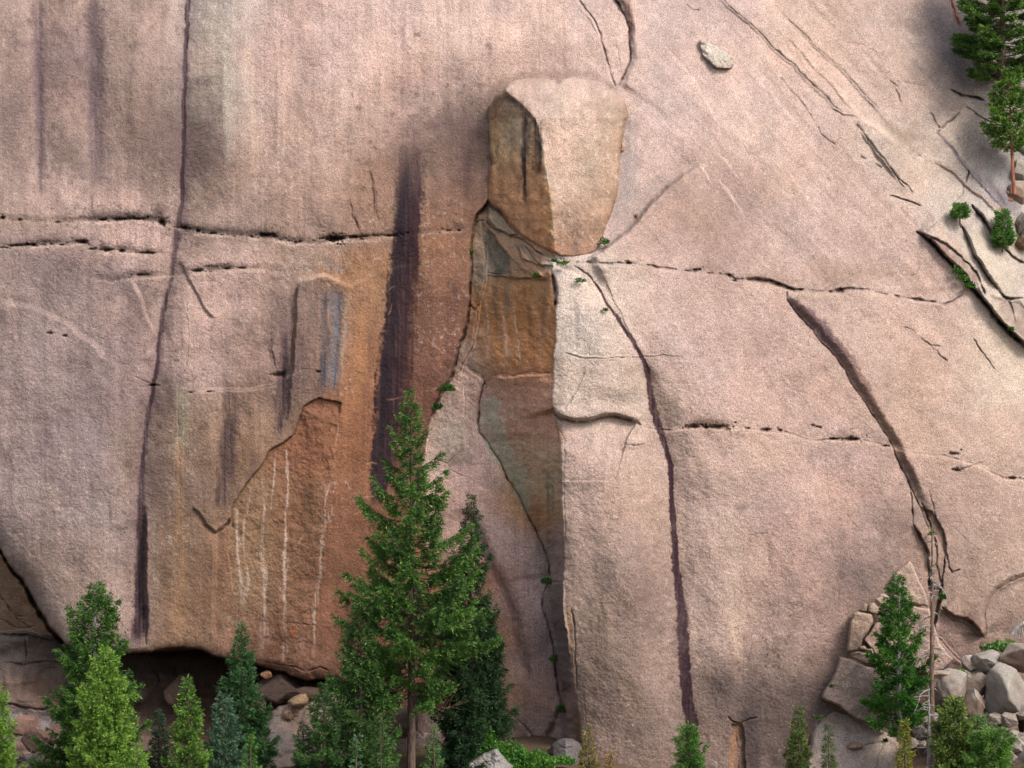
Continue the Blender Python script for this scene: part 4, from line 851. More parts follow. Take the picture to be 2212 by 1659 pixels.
F.stain([(1992, -20), (2020, 30), (2050, 110), (2080, 160), (2110, 200)], [10, 16, 24, 22, 14], (118, 110, 118), .38, .9)
F.stain([(2150, 300), (2168, 360), (2180, 420), (2195, 450)], [8, 12, 12, 10], (134, 128, 130), .5, .9)
F.stain([(2150, 264), (2156, 300), (2164, 330)], [5, 6, 4], (170, 112, 80), .5, .8)
for p, hp, L in [([(1540, -20), (1608, 40), (1688, 117), (1775, 200), (1822, 244)], .18, 50), ([(1668, 3), (1761, 100), (1821, 153), (1871, 207), (1930, 280)], .2, 44), ([(1845, 267), (1888, 320), (1921, 363), (1951, 407)], .34, 40), ([(1852, 256), (1895, 270), (1941, 307), (2008, 300)], -.2, 40), ([(1981, 331), (2056, 369), (2120, 422), (2190, 490)], .35, 46), ([(2034, 281), (2093, 364), (2160, 440), (2212, 500)], .35, 50), ([(1990, 506), (1950, 470), (1900, 400)], .12, 40)]:
    F.step(p, hp, L, -hp * .4, 20, 4, .8)
F.stain([(1056, 300), (1050, 240), (1064, 200), (1090, 176), (1137, 160), (1204, 162), (1270, 158), (1310, 174), (1350, 205)], [12, 12, 10, 9, 9, 8, 8, 8, 8], (140, 116, 104), .5, .9, .3, .4)  # slight shade behind the block, drawn as a darker rim along its outline
# faint lineation bands of the dome
for k in range(46):
    u0 = xr.uniform(1400, 2000); v0 = xr.uniform(0, 420); L = xr.uniform(60, 260); a = xr.uniform(.80, .98) * (0.95 if u0 > 1600 else 1.08)
    c = (224, 196, 178) if xr.random() < .5 else (178, 144, 126)
    F.stain([(u0, v0), (u0 + L * .5 * math.cos(a), v0 + L * .5 * math.sin(a)), (u0 + L * math.cos(a), v0 + L * math.sin(a) + 4)], [xr.uniform(1, 2), xr.uniform(2, 5), 1.5], c, .5, .9)
# notch at the foot of the slab
C([(1572, 1546), (1584, 1556), (1596, 1560), (1612, 1557), (1640, 1546)], [1.6, 2.4, 2.6, 2.2, 1.4], .5, .75, tint=(50, 36, 36))
F.area([(1584, 1562), (1604, 1562), (1606, 1700), (1566, 1700), (1578, 1620)], (190, 138, 98), .8, 4, .4, .35, 3)
C([(1606, 1562), (1607, 1610), (1607, 1700)], 2, .4, .6); C([(1590, 1575), (1594, 1620), (1592, 1690)], 1.4, .2, .5)
F.stain([(1598, 1570), (1600, 1620), (1600, 1690)], 3, (222, 196, 172), .5, .7)
F.stain([(1616, 1545), (1622, 1600), (1624, 1700)], [8, 12, 14], (84, 70, 74), .6, .8)
C([(1738, 1482), (1760, 1488), (1780, 1492)], 1.2, .15, .4)
C([(1228, 1640), (1260, 1580), (1265, 1540), (1255, 1490)], 1.2, .12, .2)

for (u, v, ru, rv, k, c) in [(1385, 1270, 30, 70, .3, (112, 90, 82)), (1600, 1470, 60, 36, .3, (104, 88, 84)), (1622, 1590, 24, 90, .6, (84, 70, 72)), (1860, 1240, 50, 46, .35, (120, 106, 102)), (1925, 1130, 40, 40, .4, (124, 106, 98)), (1740, 1500, 50, 50, .35, (110, 94, 88)), (1340, 1380, 60, 40, .3, (120, 98, 88)), (1460, 1380, 16, 60, .3, (120, 98, 92)),
                             (250, 460, 70, 10, .5, (84, 70, 68)), (470, 496, 60, 9, .5, (84, 70, 66)), (570, 500, 26, 9, .5, (80, 66, 60)), (1880, 590, 110, 16, .35, (150, 120, 102)), (1530, 914, 50, 10, .4, (120, 96, 80)), (110, 560, 70, 30, .3, (112, 92, 92)), (60, 660, 90, 50, .25, (120, 100, 98)), (310, 650, 24, 40, .35, (112, 92, 90))]:
    F.blob(u, v, ru, rv, c, k, seed=int(u + v) % 83, e=1.0, rough=1.1)
F.C[:] = mute(F.C)
YQ = F.Y
pos = atn(F.U, F.V, F.Y)
cliff = make_mesh('cliff', pos.reshape(-1, 3), grid_faces(F.H, F.W), M_CLIFF, np.clip(F.C, 0.002, .9).reshape(-1, 3))
tag(cliff, 'tall pinkish granite cliff with dark purple water streaks and an orange scar over a low cave', None, None, 'structure')
def cliffY(u, v):
    j = int(np.clip((u - F.u0) / F.g, 0, F.W - 1)); i = int(np.clip((v - F.v0) / F.g, 0, F.H - 1))
    return float(F.Y[i, j])
# ------------------------------------------------------------------ ground
def ground_z(x, y):
    x = np.asarray(x, float); y = np.asarray(y, float)
    foot = np.interp(x, [-60, -29, -16, -10, -4, 2, 10, 18, 25, 31, 60], [-.2, -.2, -.2, .2, .5, 1.1, -.2, -.6, .8, 2.0, 7])
    z = np.interp(y, [-4000, -900, -260, -152, -120, -80, -40, -18, -7, 0, 30], [60, 46, 32, 20.6, 2, -16, -12, -6.5, 0, .6, 1.0])
    k = np.clip((y + 40) / 35, 0, 1)
    return z + foot * k
def gz(x, y): return float(ground_z(x, y))
gx = np.concatenate([-np.geomspace(3000, 48, 16), np.arange(-45, 45.1, .45), np.geomspace(48, 3000, 16)])
gy = np.concatenate([-np.geomspace(3000, 60, 24), np.arange(-56, 8.1, .45), [14, 30]])
GX, GY = np.meshgrid(gx, gy)
GZ = ground_z(GX, GY) + .18 * fbm(GX / 3, GY / 3, 4, 501) + .05 * fbm(GX / .7, GY / .7, 2, 502)
gc = np.stack([np.full(GX.shape, a) for a in alb((112, 92, 76))], -1)
n = fbm(GX / 2.2, GY / 2.2, 4, 503)[..., None]
gc = gc * (1 + .3 * n) * np.where(n > .25, np.array([.62, .95, .45]), 1)
ground = make_mesh('ground', np.stack([GX, GY, GZ], -1).reshape(-1, 3), grid_faces(*GX.shape), M_STONE, gc.reshape(-1, 3))
tag(ground, 'needle-littered slope with patches of grass at the foot of the cliff', None, None, 'structure')

# ------------------------------------------------------------------ slabs cut from an outline
def slab(name, label, cat, pts, front, rnd=8.0, thick=1.0, g=1.7, tone=None, paint=None, group=None, warp=.6, seed=1, mat=None, rough=.03):
    P = np.array(pts, float)
    Q = Field(P[:, 0].min() - 14, P[:, 0].max() + 14, P[:, 1].min() - 14, P[:, 1].max() + 14, g, warp)
    wn, sd = Q.poly(pts, max(rnd, 40) * 2)
    s_ = np.full(Q.Y.shape, -999., f32); s_[wn] = sd
    Q.sd = s_
    base = front(Q.U, Q.V) if callable(front) else np.full(Q.Y.shape, front, f32)
    q = np.clip(s_ / rnd, 0, 1)
    Q.Y[:] = base + thick * (1 - np.sqrt(np.clip(1 - (1 - q) ** 2, 0, 1))) + rough * 2.5 * fbm(Q.U / 40, Q.V / 40, 3, 601 + seed) + rough * fbm(Q.U / 11, Q.V / 11, 3, 602 + seed, .6)
    Q.C[:] = alb(tone if tone is not None else (180, 152, 134))
    if paint: paint(Q)
    nz = fbm(Q.U / 17, Q.V / 17, 4, 603 + seed, .65); n1 = fbm(Q.U / 50, Q.V / 50, 4, 604 + seed)
    Q.C *= np.clip(1 + .15 * nz + .10 * n1, .5, 1.5)[..., None]
    keep = s_ > -g * .6
    idx = -np.ones(keep.shape, np.int64); idx[keep] = np.arange(keep.sum())
    fc = np.stack([idx[:-1, :-1], idx[1:, :-1], idx[1:, 1:], idx[:-1, 1:]], -1).reshape(-1, 4)
    fc = fc[(fc >= 0).all(1)]
    vf = atn(Q.U, Q.V, Q.Y)[keep]
    yb = Q.Y + thick * 1.05 * np.sqrt(q) + .05
    vb = atn(Q.U, Q.V, yb)[keep]
    nv = len(vf)
    verts = np.concatenate([vf, vb]); faces = np.concatenate([fc, fc[:, ::-1] + nv])
    # close the rim
    e = np.concatenate([fc[:, [0, 1]], fc[:, [1, 2]], fc[:, [2, 3]], fc[:, [3, 0]]])
    key = e.min(1) * nv + e.max(1)
    u_, first, cnt = np.unique(key, return_index=True, return_counts=True)
    be = e[first[cnt == 1]]
    rim = np.stack([be[:, 1], be[:, 0], be[:, 0] + nv, be[:, 1] + nv], -1)
    faces = np.concatenate([faces, rim])
    cc = np.clip(mute(Q.C[keep], .86) * np.array([1.0, .985, 1.0], f32), .002, .9)
    c = verts.mean(0); c[2] = verts[:, 2].min()
    o = make_mesh(name, verts, faces, mat or M_CLIFF, np.concatenate([cc, cc]), loc=tuple(float(x) for x in c))
    tag(o, label, cat, group)
    return o

# the great block wedged in the gully
BP = [(1084, 194), (1070, 206), (1058, 230), (1052, 260), (1053, 293), (1056, 333), (1062, 352), (1055, 366), (1052, 400), (1049, 428), (1062, 443), (1080, 458), (1100, 485), (1134, 515), (1160, 533), (1199, 552), (1206, 558), (1240, 558), (1268, 555), (1290, 545), (1304, 528), (1310, 500), (1320, 475), (1333, 433), (1340, 393), (1340, 333), (1348, 290), (1357, 250), (1352, 226), (1342, 208), (1324, 194), (1302, 180), (1277, 170), (1240, 167), (1222, 169), (1204, 173), (1190, 171), (1170, 170), (1137, 169), (1110, 174), (1096, 182)]
RID = [(1086, 190), (1110, 212), (1134, 232), (1157, 255), (1165, 290), (1175, 340), (1185, 400), (1192, 460), (1197, 520), (1201, 560)]
def block_front(U, V):
    wu = 3 * fbm(U / 40, V / 40, 3, 611)
    rx = np.interp(V, [p[1] for p in RID], [p[0] for p in RID])
    yr = np.interp(V, [150, 200, 255, 340, 460, 560], [2.6, 1.3, .2, -.7, -1.7, -1.9])
    dl = (rx - U + wu) / S; drr = (U - rx + wu) / S
    left = yr + np.clip(dl, 0, 9) * 1.25
    right = yr + np.clip(drr, 0, 9) * .10 + .005 * np.clip(drr, 0, 9) ** 3
    y = np.where(dl > 0, left, right)
    k = .07
    y = yr + np.log(np.exp((left - yr) / k) * .5 + np.exp((right - yr) / k) * .5) * k       # soft arete
    y = y + 1.5 * np.exp(-np.clip(V - 165, 0, 999) / 15.0) * (U > rx - 400)
    y = y + .6 * np.exp(-np.clip(1356 - U - np.interp(V, [200, 300, 400, 560], [0, 12, 20, 60]), 0, 999) / 22.0)
    y = y + .06 * fbm(U / 22, V / 30, 4, 612, .6) * (dl > 0) + .1 * np.exp(-(((U - 1204) / 22) ** 2 + ((V - 172) / 20) ** 2))
    return y.astype(f32)
def block_paint(Q):
    U, V = Q.U, Q.V
    pts = [(1200, 200, 204, 182, 164), (1280, 200, 206, 180, 162), (1320, 260, 186, 160, 136), (1250, 260, 210, 182, 162), (1210, 320, 212, 180, 156), (1290, 340, 200, 174, 150), (1230, 400, 206, 178, 154), (1300, 420, 186, 154, 126), (1220, 470, 196, 162, 136), (1270, 500, 180, 144, 116), (1210, 540, 176, 134, 104), (1250, 550, 176, 136, 108), (1320, 330, 184, 150, 120), (1130, 190, 196, 168, 150)]
    Q.C[:] = surf([(p[0], p[1], *alb(p[2:])) for p in pts], U, V, 30.0)
    pl_ = [(1085, 215, 128, 104, 92), (1110, 250, 150, 138, 118), (1065, 280, 160, 120, 84), (1075, 320, 168, 142, 104), (1100, 300, 158, 142, 118), (1140, 300, 150, 126, 104), (1090, 360, 156, 124, 90), (1070, 400, 160, 118, 84), (1130, 400, 160, 124, 92), (1170, 360, 160, 122, 84), (1170, 440, 166, 124, 84), (1120, 460, 160, 120, 88), (1180, 500, 168, 122, 80), (1150, 500, 156, 118, 88), (1070, 440, 150, 112, 84)]
    CL = surf([(p[0], p[1], *alb(p[2:])) for p in pl_], U, V, 26.0)
    rx = np.interp(V, [p[1] for p in RID], [p[0] for p in RID]) + 5 * fbm(U / 16, V / 16, 3, 613)
    m = sstep((rx - U) / 8 + .5)[..., None]
    Q.C[:] = Q.C * np.array([.93, .88, .86]) * (1 - m) + CL * np.array([1.85, 1.66, 1.42]) * m * (1 + .22 * fbm(U / 10, V / 26, 4, 614))[..., None]  # left face colour lifted to offset its lack of sun
    Q.stain([(1132, 228), (1131, 290), (1134, 340), (1136, 400), (1137, 450)], [5, 7, 6, 5, 4], (84, 64, 70), .85, .6, .3, .6, 621)
    Q.stain([(1150, 246), (1158, 275), (1162, 310), (1163, 350), (1166, 380)], [5, 9, 9, 8, 5], (70, 54, 62), .9, .6, .3, .6, 622)
    Q.stain([(1085, 198), (1108, 214), (1134, 236), (1154, 258)], [6, 8, 8, 7], (100, 80, 76), .75, .7, .2, .4)
    Q.stain([(1066, 262), (1063, 300), (1066, 340)], [3, 4, 3], (196, 164, 96), .7, .7)
    Q.stain([(1184, 380), (1190, 460), (1196, 540)], [4, 5, 6], (184, 160, 96), .5, .8)
    Q.stain([(1168, 300), (1178, 350), (1188, 420)], 3, (214, 196, 166), .5, .7)
    Q.stain([(1268, 260), (1274, 340), (1276, 420)], [18, 22, 16], (186, 168, 142), .4, .8, .5)
    Q.stain([(1244, 460), (1246, 520), (1240, 552)], [6, 8, 6], (136, 112, 100), .5, .8, .4)
    Q.stain([(1300, 240), (1306, 300), (1300, 360)], [12, 16, 10], (150, 128, 108), .4, .9)
    Q.stain([(1346, 215), (1352, 250), (1344, 290), (1336, 335), (1335, 393), (1327, 435), (1312, 480), (1300, 525)], [5, 7, 8, 9, 9, 9, 9, 8], (166, 128, 98), .65, .8, .3, .4)
    Q.blob(1300, 232, 40, 14, (156, 134, 112), .45, 0, .8)
    Q.blob(1206, 178, 7, 5, (110, 92, 92), .6); Q.blob(1110, 300, 24, 26, (156, 148, 128), .4, 0, .9)
    Q.crack([(1060, 262), (1072, 250), (1076, 232), (1090, 226)], 1.6, .15, .4)
    Q.crack([(1056, 360), (1066, 356), (1076, 348), (1070, 330), (1074, 310), (1080, 290)], 1.8, .25, .5)
    Q.step([(1074, 250), (1070, 300), (1076, 350)], .16, 14, -.12, 14, 3)
    Q.C *= (1 + .06 * fbm(U / 6, V / 120, 3, 615))[..., None]
    lm = (sstep((fbm(U / 9, V / 9, 4, 616, .7) - .4) * 3) * .28 * (1 - m[..., 0]))[..., None]
    Q.C[:] = Q.C * (1 - lm) + alb((226, 214, 196)) * lm
slab('perched_block', 'huge upright granite block with dark streaked left side, wedged high in the gully', 'boulder', BP, block_front, 8.0, 1.0, 1.5, paint=block_paint, warp=.5, seed=3)
# small chockstone at its right edge
slab('chockstone', 'tiny orange stone stuck at the right edge of the huge wedged block', 'rock', [(1342, 312), (1348, 310), (1352, 316), (1350, 326), (1343, 332), (1338, 330)], lambda U, V: np.full(U.shape, cliffY(1345, 322) - .35, f32), 5, .5, 1.2, (196, 160, 132), seed=8)

def flat(u, v, off, du=0.0, dv=0.0):
    y0 = cliffY(u, v) + off
    return lambda U, V: (y0 + (U - u) * du + (V - v) * dv).astype(f32)
def follow(off):
    """front face that stands off the cliff surface behind it"""
    def f(U, V):
        j = np.clip(((U - F.u0) / F.g).astype(int), 0, F.W - 1); i = np.clip(((V - F.v0) / F.g).astype(int), 0, F.H - 1)
        return (F.Y[i, j] + off).astype(f32)
    return f
# flake lying on the upper slab
def flake_paint(Q):
    Q.blob(1550, 118, 40, 22, (196, 190, 170), .6, 0, .6)
    Q.blob(1530, 105, 20, 14, (206, 190, 172), .5, 0, .6)
slab('rock_flake', 'thin oval lichen-grey flake of rock stuck on the smooth upper slab', 'rock', [(1501, 92), (1511, 88), (1526, 91), (1541, 97), (1558, 106), (1575, 118), (1586, 132), (1584, 144), (1573, 148), (1556, 147), (1538, 142), (1526, 136), (1517, 128), (1514, 117), (1505, 106)], follow(-.5), 4.5, .42, 1.3, (196, 176, 158), flake_paint, seed=4, warp=2.0, rough=.09)

PALE = 'broken slabs leaning at the foot of the cliff'
def sl_(label, pts, off, tone, rnd=4.5, th=.7, seed=1, paint=None, name='rock_slab', du=0, dv=0, grp=PALE):
    c = np.array(pts, float).mean(0)
    fr = flat(c[0], c[1], off - .25, du, dv)
    return slab(name, label, 'rock slab' if name == 'rock_slab' else 'rock', pts, fr, rnd, th, 1.4, tone, paint, grp, .5, seed)
T_ = (190, 160, 138)
sl_('pointed slab behind the top of the bushy pine at right, topmost of the leaning slabs', [(1965, 1209), (1973, 1220), (1981, 1238), (1988, 1256), (1997, 1274), (2003, 1292), (2005, 1309), (1978, 1303), (1950, 1298), (1930, 1290), (1931, 1256), (1934, 1240), (1948, 1226)], -.55, (188, 158, 138), 4, .45, 11)
sl_('tall narrow wedge-shaped slab standing left of the bushy pine at right', [(1842, 1323), (1852, 1318), (1868, 1321), (1885, 1324), (1886, 1343), (1876, 1360), (1865, 1379), (1860, 1395), (1851, 1407), (1830, 1408), (1829, 1396), (1833, 1370), (1836, 1345)], -.9, (184, 154, 130), 5, .8, 12)
sl_('small triangular stone on top of the narrow wedge-shaped slab', [(1853, 1316), (1862, 1308), (1868, 1302), (1872, 1308), (1873, 1320), (1862, 1320)], -.75, T_, 3.5, .5, 13, name='rock')
sl_('small squarish stone between the triangular stone and the capstone', [(1875, 1306), (1881, 1302), (1888, 1299), (1895, 1306), (1902, 1313), (1898, 1324), (1890, 1328), (1880, 1324), (1873, 1319)], -.9, (192, 162, 138), 4.5, .6, 14, name='rock')
sl_('lumpy capstone left of the bushy pine, highest of the small piled stones', [(1888, 1294), (1896, 1289), (1902, 1283), (1910, 1282), (1920, 1287), (1930, 1296), (1926, 1307), (1914, 1311), (1902, 1309), (1894, 1301)], -1.0, (194, 166, 142), 5, .7, 15, name='rock')
sl_('large pale pink slab mostly hidden behind the bushy pine and the dead trunk', [(1866, 1380), (1878, 1360), (1888, 1346), (1903, 1333), (1922, 1320), (1942, 1311), (1975, 1306), (2008, 1313), (2018, 1345), (2030, 1390), (2060, 1425), (2040, 1448), (2010, 1456), (1960, 1450), (1912, 1440), (1899, 1427), (1885, 1404)], -.55, (192, 160, 142), 4, .6, 16)
sl_('flat slab lying along the top of the broad speckled slab', [(1836, 1421), (1845, 1413), (1857, 1409), (1882, 1408), (1892, 1416), (1899, 1427), (1894, 1440), (1880, 1438), (1866, 1434), (1850, 1428)], -1.15, T_, 4, .6, 17)
def speck(Q):
    Q.blob(1880, 1500, 50, 30, (128, 110, 104), .5, 0, 1.2, 9, .9)
    Q.blob(1860, 1535, 50, 20, (120, 104, 98), .4, 0, 1.2, 8, .9)
sl_('broad slab speckled with dark lichen left of the bushy pine, its corner overhanging a shadowed gap', [(1813, 1419), (1824, 1420), (1835, 1423), (1850, 1431), (1868, 1439), (1898, 1443), (1925, 1470), (1935, 1520), (1925, 1570), (1890, 1570), (1840, 1550), (1824, 1536), (1815, 1527), (1800, 1520), (1786, 1514), (1775, 1506), (1779, 1493), (1790, 1478), (1800, 1464), (1807, 1446), (1811, 1430)], -1.3, (188, 160, 142), 5, 1.1, 18, speck)
for i, (u, v, a, b, lb) in enumerate([(1864, 1398, 9, 7, 'rounded pebble jammed in the gap beside the narrow wedge slab'), (1878, 1403, 8, 4.5, 'thin pebble in the gap, touching the trunk side of the rounded one'), (1850, 1412, 12, 4.5, 'flat stone under the pebbles at the foot of the narrow wedge slab'), (1884, 1409, 4, 3.5, 'smallest pebble at the right end of the gap beside the wedge slab')]):
    sl_(lb, [(u + a * math.cos(t_) * (1 + .15 * math.sin(3 * t_ + i)), v + b * math.sin(t_) * (1 + .12 * math.cos(2 * t_ + i))) for t_ in np.linspace(0, 2 * math.pi, 11)[:-1]], -.9 - .1 * i, (188, 160, 138), 5, .4, 30 + i, name='rock')
def low_front(U, V):
    return (-3.6 + (1640 - V) * .018 + (U - 1830) * .0025 + .18 * fbm(U / 60, V / 60, 3, 640)).astype(f32)
def low_paint(Q):
    Q.blob(1800, 1540, 30, 20, (180, 150, 134), .6, 0, .7)
    Q.blob(1850, 1600, 60, 30, (196, 180, 166), .5, 0, .8)
    Q.crack([(1913, 1600), (1906, 1618), (1896, 1634), (1892, 1660)], 1.5, .2, .5)
    Q.step([(1860, 1606), (1890, 1602), (1915, 1600)], .2, 20, 0, 5, 4)
slab('rock_outcrop', 'smooth pale grey domed outcrop in the bottom right carrying a small oval stone', 'outcrop', [(1800, 1523), (1812, 1519), (1825, 1520), (1838, 1536), (1850, 1548), (1870, 1560), (1895, 1573), (1920, 1584), (1945, 1600), (1956, 1625), (1965, 1660), (1975, 1760), (1720, 1760), (1738, 1640), (1748, 1592), (1760, 1556), (1778, 1538)], low_front, 14, 1.5, 1.7, (182, 162, 146), low_paint, seed=21)
slab('rock', 'small brown oval stone lying on the pale domed outcrop', 'rock', [(1829, 1613), (1833, 1606), (1842, 1603), (1853, 1604), (1862, 1608), (1865, 1614), (1860, 1620), (1848, 1623), (1836, 1621)], lambda U, V: (low_front(U, V) - .45).astype(f32), 8, .5, 1.2, (186, 150, 128), seed=22)
# bottom centre and left
def out_front(U, V): return (-2.2 + (1640 - V) * .022 + .3 * fbm(U / 40, V / 40, 3, 641)).astype(f32)
def out_paint(Q):
    Q.blob(600, 1600, 26, 40, (150, 144, 136), .7, 0, .7); Q.blob(640, 1560, 40, 20, (196, 158, 134), .6, 0, .7); Q.blob(700, 1510, 30, 16, (190, 160, 138), .5, 0, .7)
    Q.crack([(625, 1548), (640, 1556), (652, 1572), (640, 1590)], 1.8, .25, .5); Q.crack([(608, 1536), (625, 1548), (650, 1545)], 1.6, .2, .5)
slab('rock_outcrop', 'pale pinkish granite hump between the spruces at bottom left with an orange stone on top', 'outcrop', [(560, 1760), (565, 1646), (568, 1610), (575, 1572), (584, 1536), (600, 1526), (618, 1522), (640, 1504), (665, 1497), (690, 1492), (713, 1490), (740, 1500), (780, 1520), (800, 1560), (800, 1760)], out_front, 14, 1.6, 1.7, (186, 158, 140), out_paint, seed=23)
slab('rock', 'blocky orange stone resting on the pale hump between the spruces', 'rock', [(622, 1516), (630, 1508), (645, 1499), (656, 1501), (664, 1512), (661, 1521), (648, 1528), (628, 1528)], lambda U, V: (out_front(U, V) - .9).astype(f32), 8, .7, 1.2, (196, 158, 112), seed=24)
slab('rock', 'small rounded pink stone just below the blocky orange one', 'rock', [(612, 1540), (620, 1531), (632, 1533), (636, 1545), (630, 1556), (618, 1555), (611, 1549)], lambda U, V: (out_front(U, V) - .4).astype(f32), 7, .5, 1.2, (192, 152, 126), seed=25)
slab('rock', 'light grey pointed boulder at the bottom edge beside the bright green bush', 'boulder', [(975, 1740), (983, 1655), (1005, 1645), (1030, 1637), (1046, 1628), (1060, 1622), (1072, 1619), (1082, 1628), (1092, 1640), (1110, 1652), (1125, 1740)], lambda U, V: (-9.2 + (1660 - V) * .016 + np.abs(U - 1070) * .012).astype(f32), 8, 1.2, 1.5, (152, 146, 140), seed=26, rough=.1)
def dk(Q): Q.crack([(1208, 1612), (1222, 1618), (1238, 1612)], 1.5, .2, .5)
slab('rock', 'dark grey rock at the bottom of the gully beside the buttress', 'boulder', [(1186, 1628), (1192, 1612), (1206, 1600), (1222, 1595), (1238, 1597), (1250, 1606), (1256, 1624), (1250, 1650), (1225, 1664), (1200, 1654)], lambda U, V: (-5.4 + np.abs(U - 1222) * .02 + (1630 - V) * .01).astype(f32), 12, 1.3, 1.4, (112, 104, 102), dk, seed=27)

# ------------------------------------------------------------------ boulders
def boulder(label, u, v, ru, rv, y, tone, seed, name='boulder', group=None, planes=16, cut=.62, cat='boulder', tilt=0.0, top=None):
    rng = np.random.default_rng(seed)
    bm = bmesh.new(); bmesh.ops.create_icosphere(bm, subdivisions=5, radius=1)
    co = np.array([w_.co[:] for w_ in bm.verts], f32); fcs = np.array([[w_.index for w_ in f.verts] for f in bm.faces], np.int32); bm.free()
    dirs = rng.normal(size=(planes, 3)); dirs /= np.linalg.norm(dirs, axis=1)[:, None]
    for d_ in dirs:
        h = cut + rng.uniform(-.08, .10)
        p = co @ d_
        ex = np.clip(p - h, 0, None) * .985
        co = co - ex[:, None] * d_
    for f_, a_ in ((1.3, .05), (3.1, .022), (9, .012)):
        nz = fbm(co[:, 0] * f_ + co[:, 2] * .8 * f_ + seed, co[:, 1] * f_ - co[:, 2] * .7 * f_ + 5, 3, 700 + seed % 50)
        co = co * (1 + a_ * nz)[:, None]
    ca, sa = math.cos(tilt), math.sin(tilt)
    k = (D + y) / D
    co = co / np.abs(co[:, [0, 2]]).max(0).mean()
    rx_, rz_ = ru * 1.28 / S * k, rv * 1.28 / S * k
    X = co[:, 0] * rx_; Y_ = co[:, 1] * (rx_ + rz_) * .5; Z = co[:, 2] * rz_
    X, Z = X * ca - Z * sa, X * sa + Z * ca
    c = at(u, v, y)
    verts = np.stack([X, Y_, Z], -1) + np.array([0, 0, rz_])
    tn = np.broadcast_to(alb(tone), (len(co), 3)).copy()
    nz = fbm(co[:, 0] * 3 + seed, co[:, 2] * 3 + co[:, 1] * 2, 4, 750)
    tn *= (1 + .16 * nz)[:, None]
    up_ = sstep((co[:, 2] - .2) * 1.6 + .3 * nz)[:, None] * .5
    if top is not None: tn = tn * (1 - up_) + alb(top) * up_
    o = make_mesh(name, verts, fcs, M_STONE, tn)
    o.location = (c.x, c.y, c.z - rz_)
    tag(o, label, cat, group)
    return o
BG = 'boulders piled at the lower right'
GR = (168, 156, 146)
for a in [('biggest rounded grey boulder of the pile at the right edge', 2174, 1510, 48, 61, -3.6, (160, 148, 138), 2, .25),
          ('broad pale grey boulder left of the dark brown sloping one, upper row', 2138, 1430, 36, 27, -2.9, (162, 152, 144), 3, 0),
          ('dark brown sloping boulder at the top of the pile against the right edge', 2200, 1420, 40, 31, -3.3, (136, 112, 98), 4, .35),
          ('rounded boulder directly right of the dead trunk, lowest left of the pile', 2052, 1500, 38, 37, -3.6, (158, 142, 130), 5, 0),
          ('brown block squeezed between two larger grey boulders', 2110, 1478, 24, 27, -3.0, (146, 126, 112), 6, .2),
          ('upright brownish boulder left of the biggest rounded one, at its foot', 2102, 1524, 23, 31, -3.9, (148, 126, 112), 7, -.2),
          ('small grey stone filling the notch above the biggest rounded boulder', 2146, 1458, 15, 14, -3.2, GR, 8, 0),
          ('small half-buried grey stone at the left end of the upper row', 2095, 1436, 15, 19, -2.4, (170, 152, 140), 9, 0),
          ('small pale stone just left of the brown block near the grass tuft', 2086, 1462, 14, 12, -3.0, GR, 10, 0),
          ('flat pale rubble slab beneath the upright brownish boulder', 2112, 1572, 40, 17, -4.4, (158, 146, 136), 11, .1),
          ('dark boulder in the bottom right corner of the view', 2205, 1650, 52, 50, -5.4, (132, 118, 110), 12, 0),
          ('narrow dark boulder under the biggest rounded one at the right edge', 2222, 1560, 18, 38, -3.8, (118, 102, 92), 13, 0),
          ('little pale stone behind the dead trunk on the slope', 1984, 1604, 22, 9, -4.6, (180, 166, 152), 14, 0),
          ('flat pinkish stone at the foot of the large pale slab, right of the dead trunk', 2034, 1456, 22, 7, -3.2, (190, 162, 142), 15, .05),
          ('low grey boulder between the young pines at bottom right', 2070, 1600, 26, 16, -5.2, (150, 142, 134), 16, 0)]:
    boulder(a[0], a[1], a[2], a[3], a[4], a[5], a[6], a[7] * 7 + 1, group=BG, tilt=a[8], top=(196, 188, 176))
BU = 'boulders on the ledge at the upper right'
for a in [('big brown boulder below the red-trunked pine, upper right', 2200, 422, 22, 26, 6.6, (150, 124, 106), 21), ('grey egg-shaped boulder behind the foot of the red trunk', 2207, 374, 20, 26, 7.0, (168, 156, 144), 22), ('slim grey boulder left of the red trunk', 2190, 372, 11, 15, 7.6, (150, 144, 138), 23), ('dark boulder above the slim grey one', 2182, 344, 13, 12, 8.0, (110, 98, 92), 24),
          ('small pink stone on brown litter at the left of the ledge', 2186, 414, 9, 5, 6.2, (204, 172, 150), 25), ('rust-brown lump of litter-covered rock left of the red trunk base', 2186, 398, 13, 12, 7.4, (142, 96, 66), 26), ('small rust-brown rock left of the big brown boulder', 2180, 432, 9, 10, 6.3, (146, 100, 72), 27), ('grey boulder half hidden by the red-trunked pine crown', 2206, 286, 16, 16, 8.8, (160, 150, 142), 28),
          ('pale boulder right of the pine crown near the edge', 2210, 222, 15, 14, 9.6, (176, 166, 154), 29), ('dark boulder under the broad dark pine, upper right', 2204, 192, 18, 12, 9.8, (120, 104, 96), 30), ('brownish boulder in shade beneath the broad dark pine', 2165, 172, 13, 14, 9.6, (126, 104, 92), 31), ('dark pocked boulder beside the little crack pines at the right edge', 2208, 486, 18, 22, 5.4, (112, 98, 92), 32), ('lower brown boulder at the right edge, end of the dark crack', 2212, 520, 16, 20, 4.8, (138, 112, 90), 33), ('grey boulder beside the red trunk half way up', 2200, 316, 20, 17, 8.2, (132, 122, 116), 34), ('reddish rock at the right edge between the two upper pines', 2208, 140, 18, 22, 10.4, (120, 90, 80), 35)]:
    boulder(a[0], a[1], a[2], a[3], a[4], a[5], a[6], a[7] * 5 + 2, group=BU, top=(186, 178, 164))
BC = 'dark rocks lying in the cave'
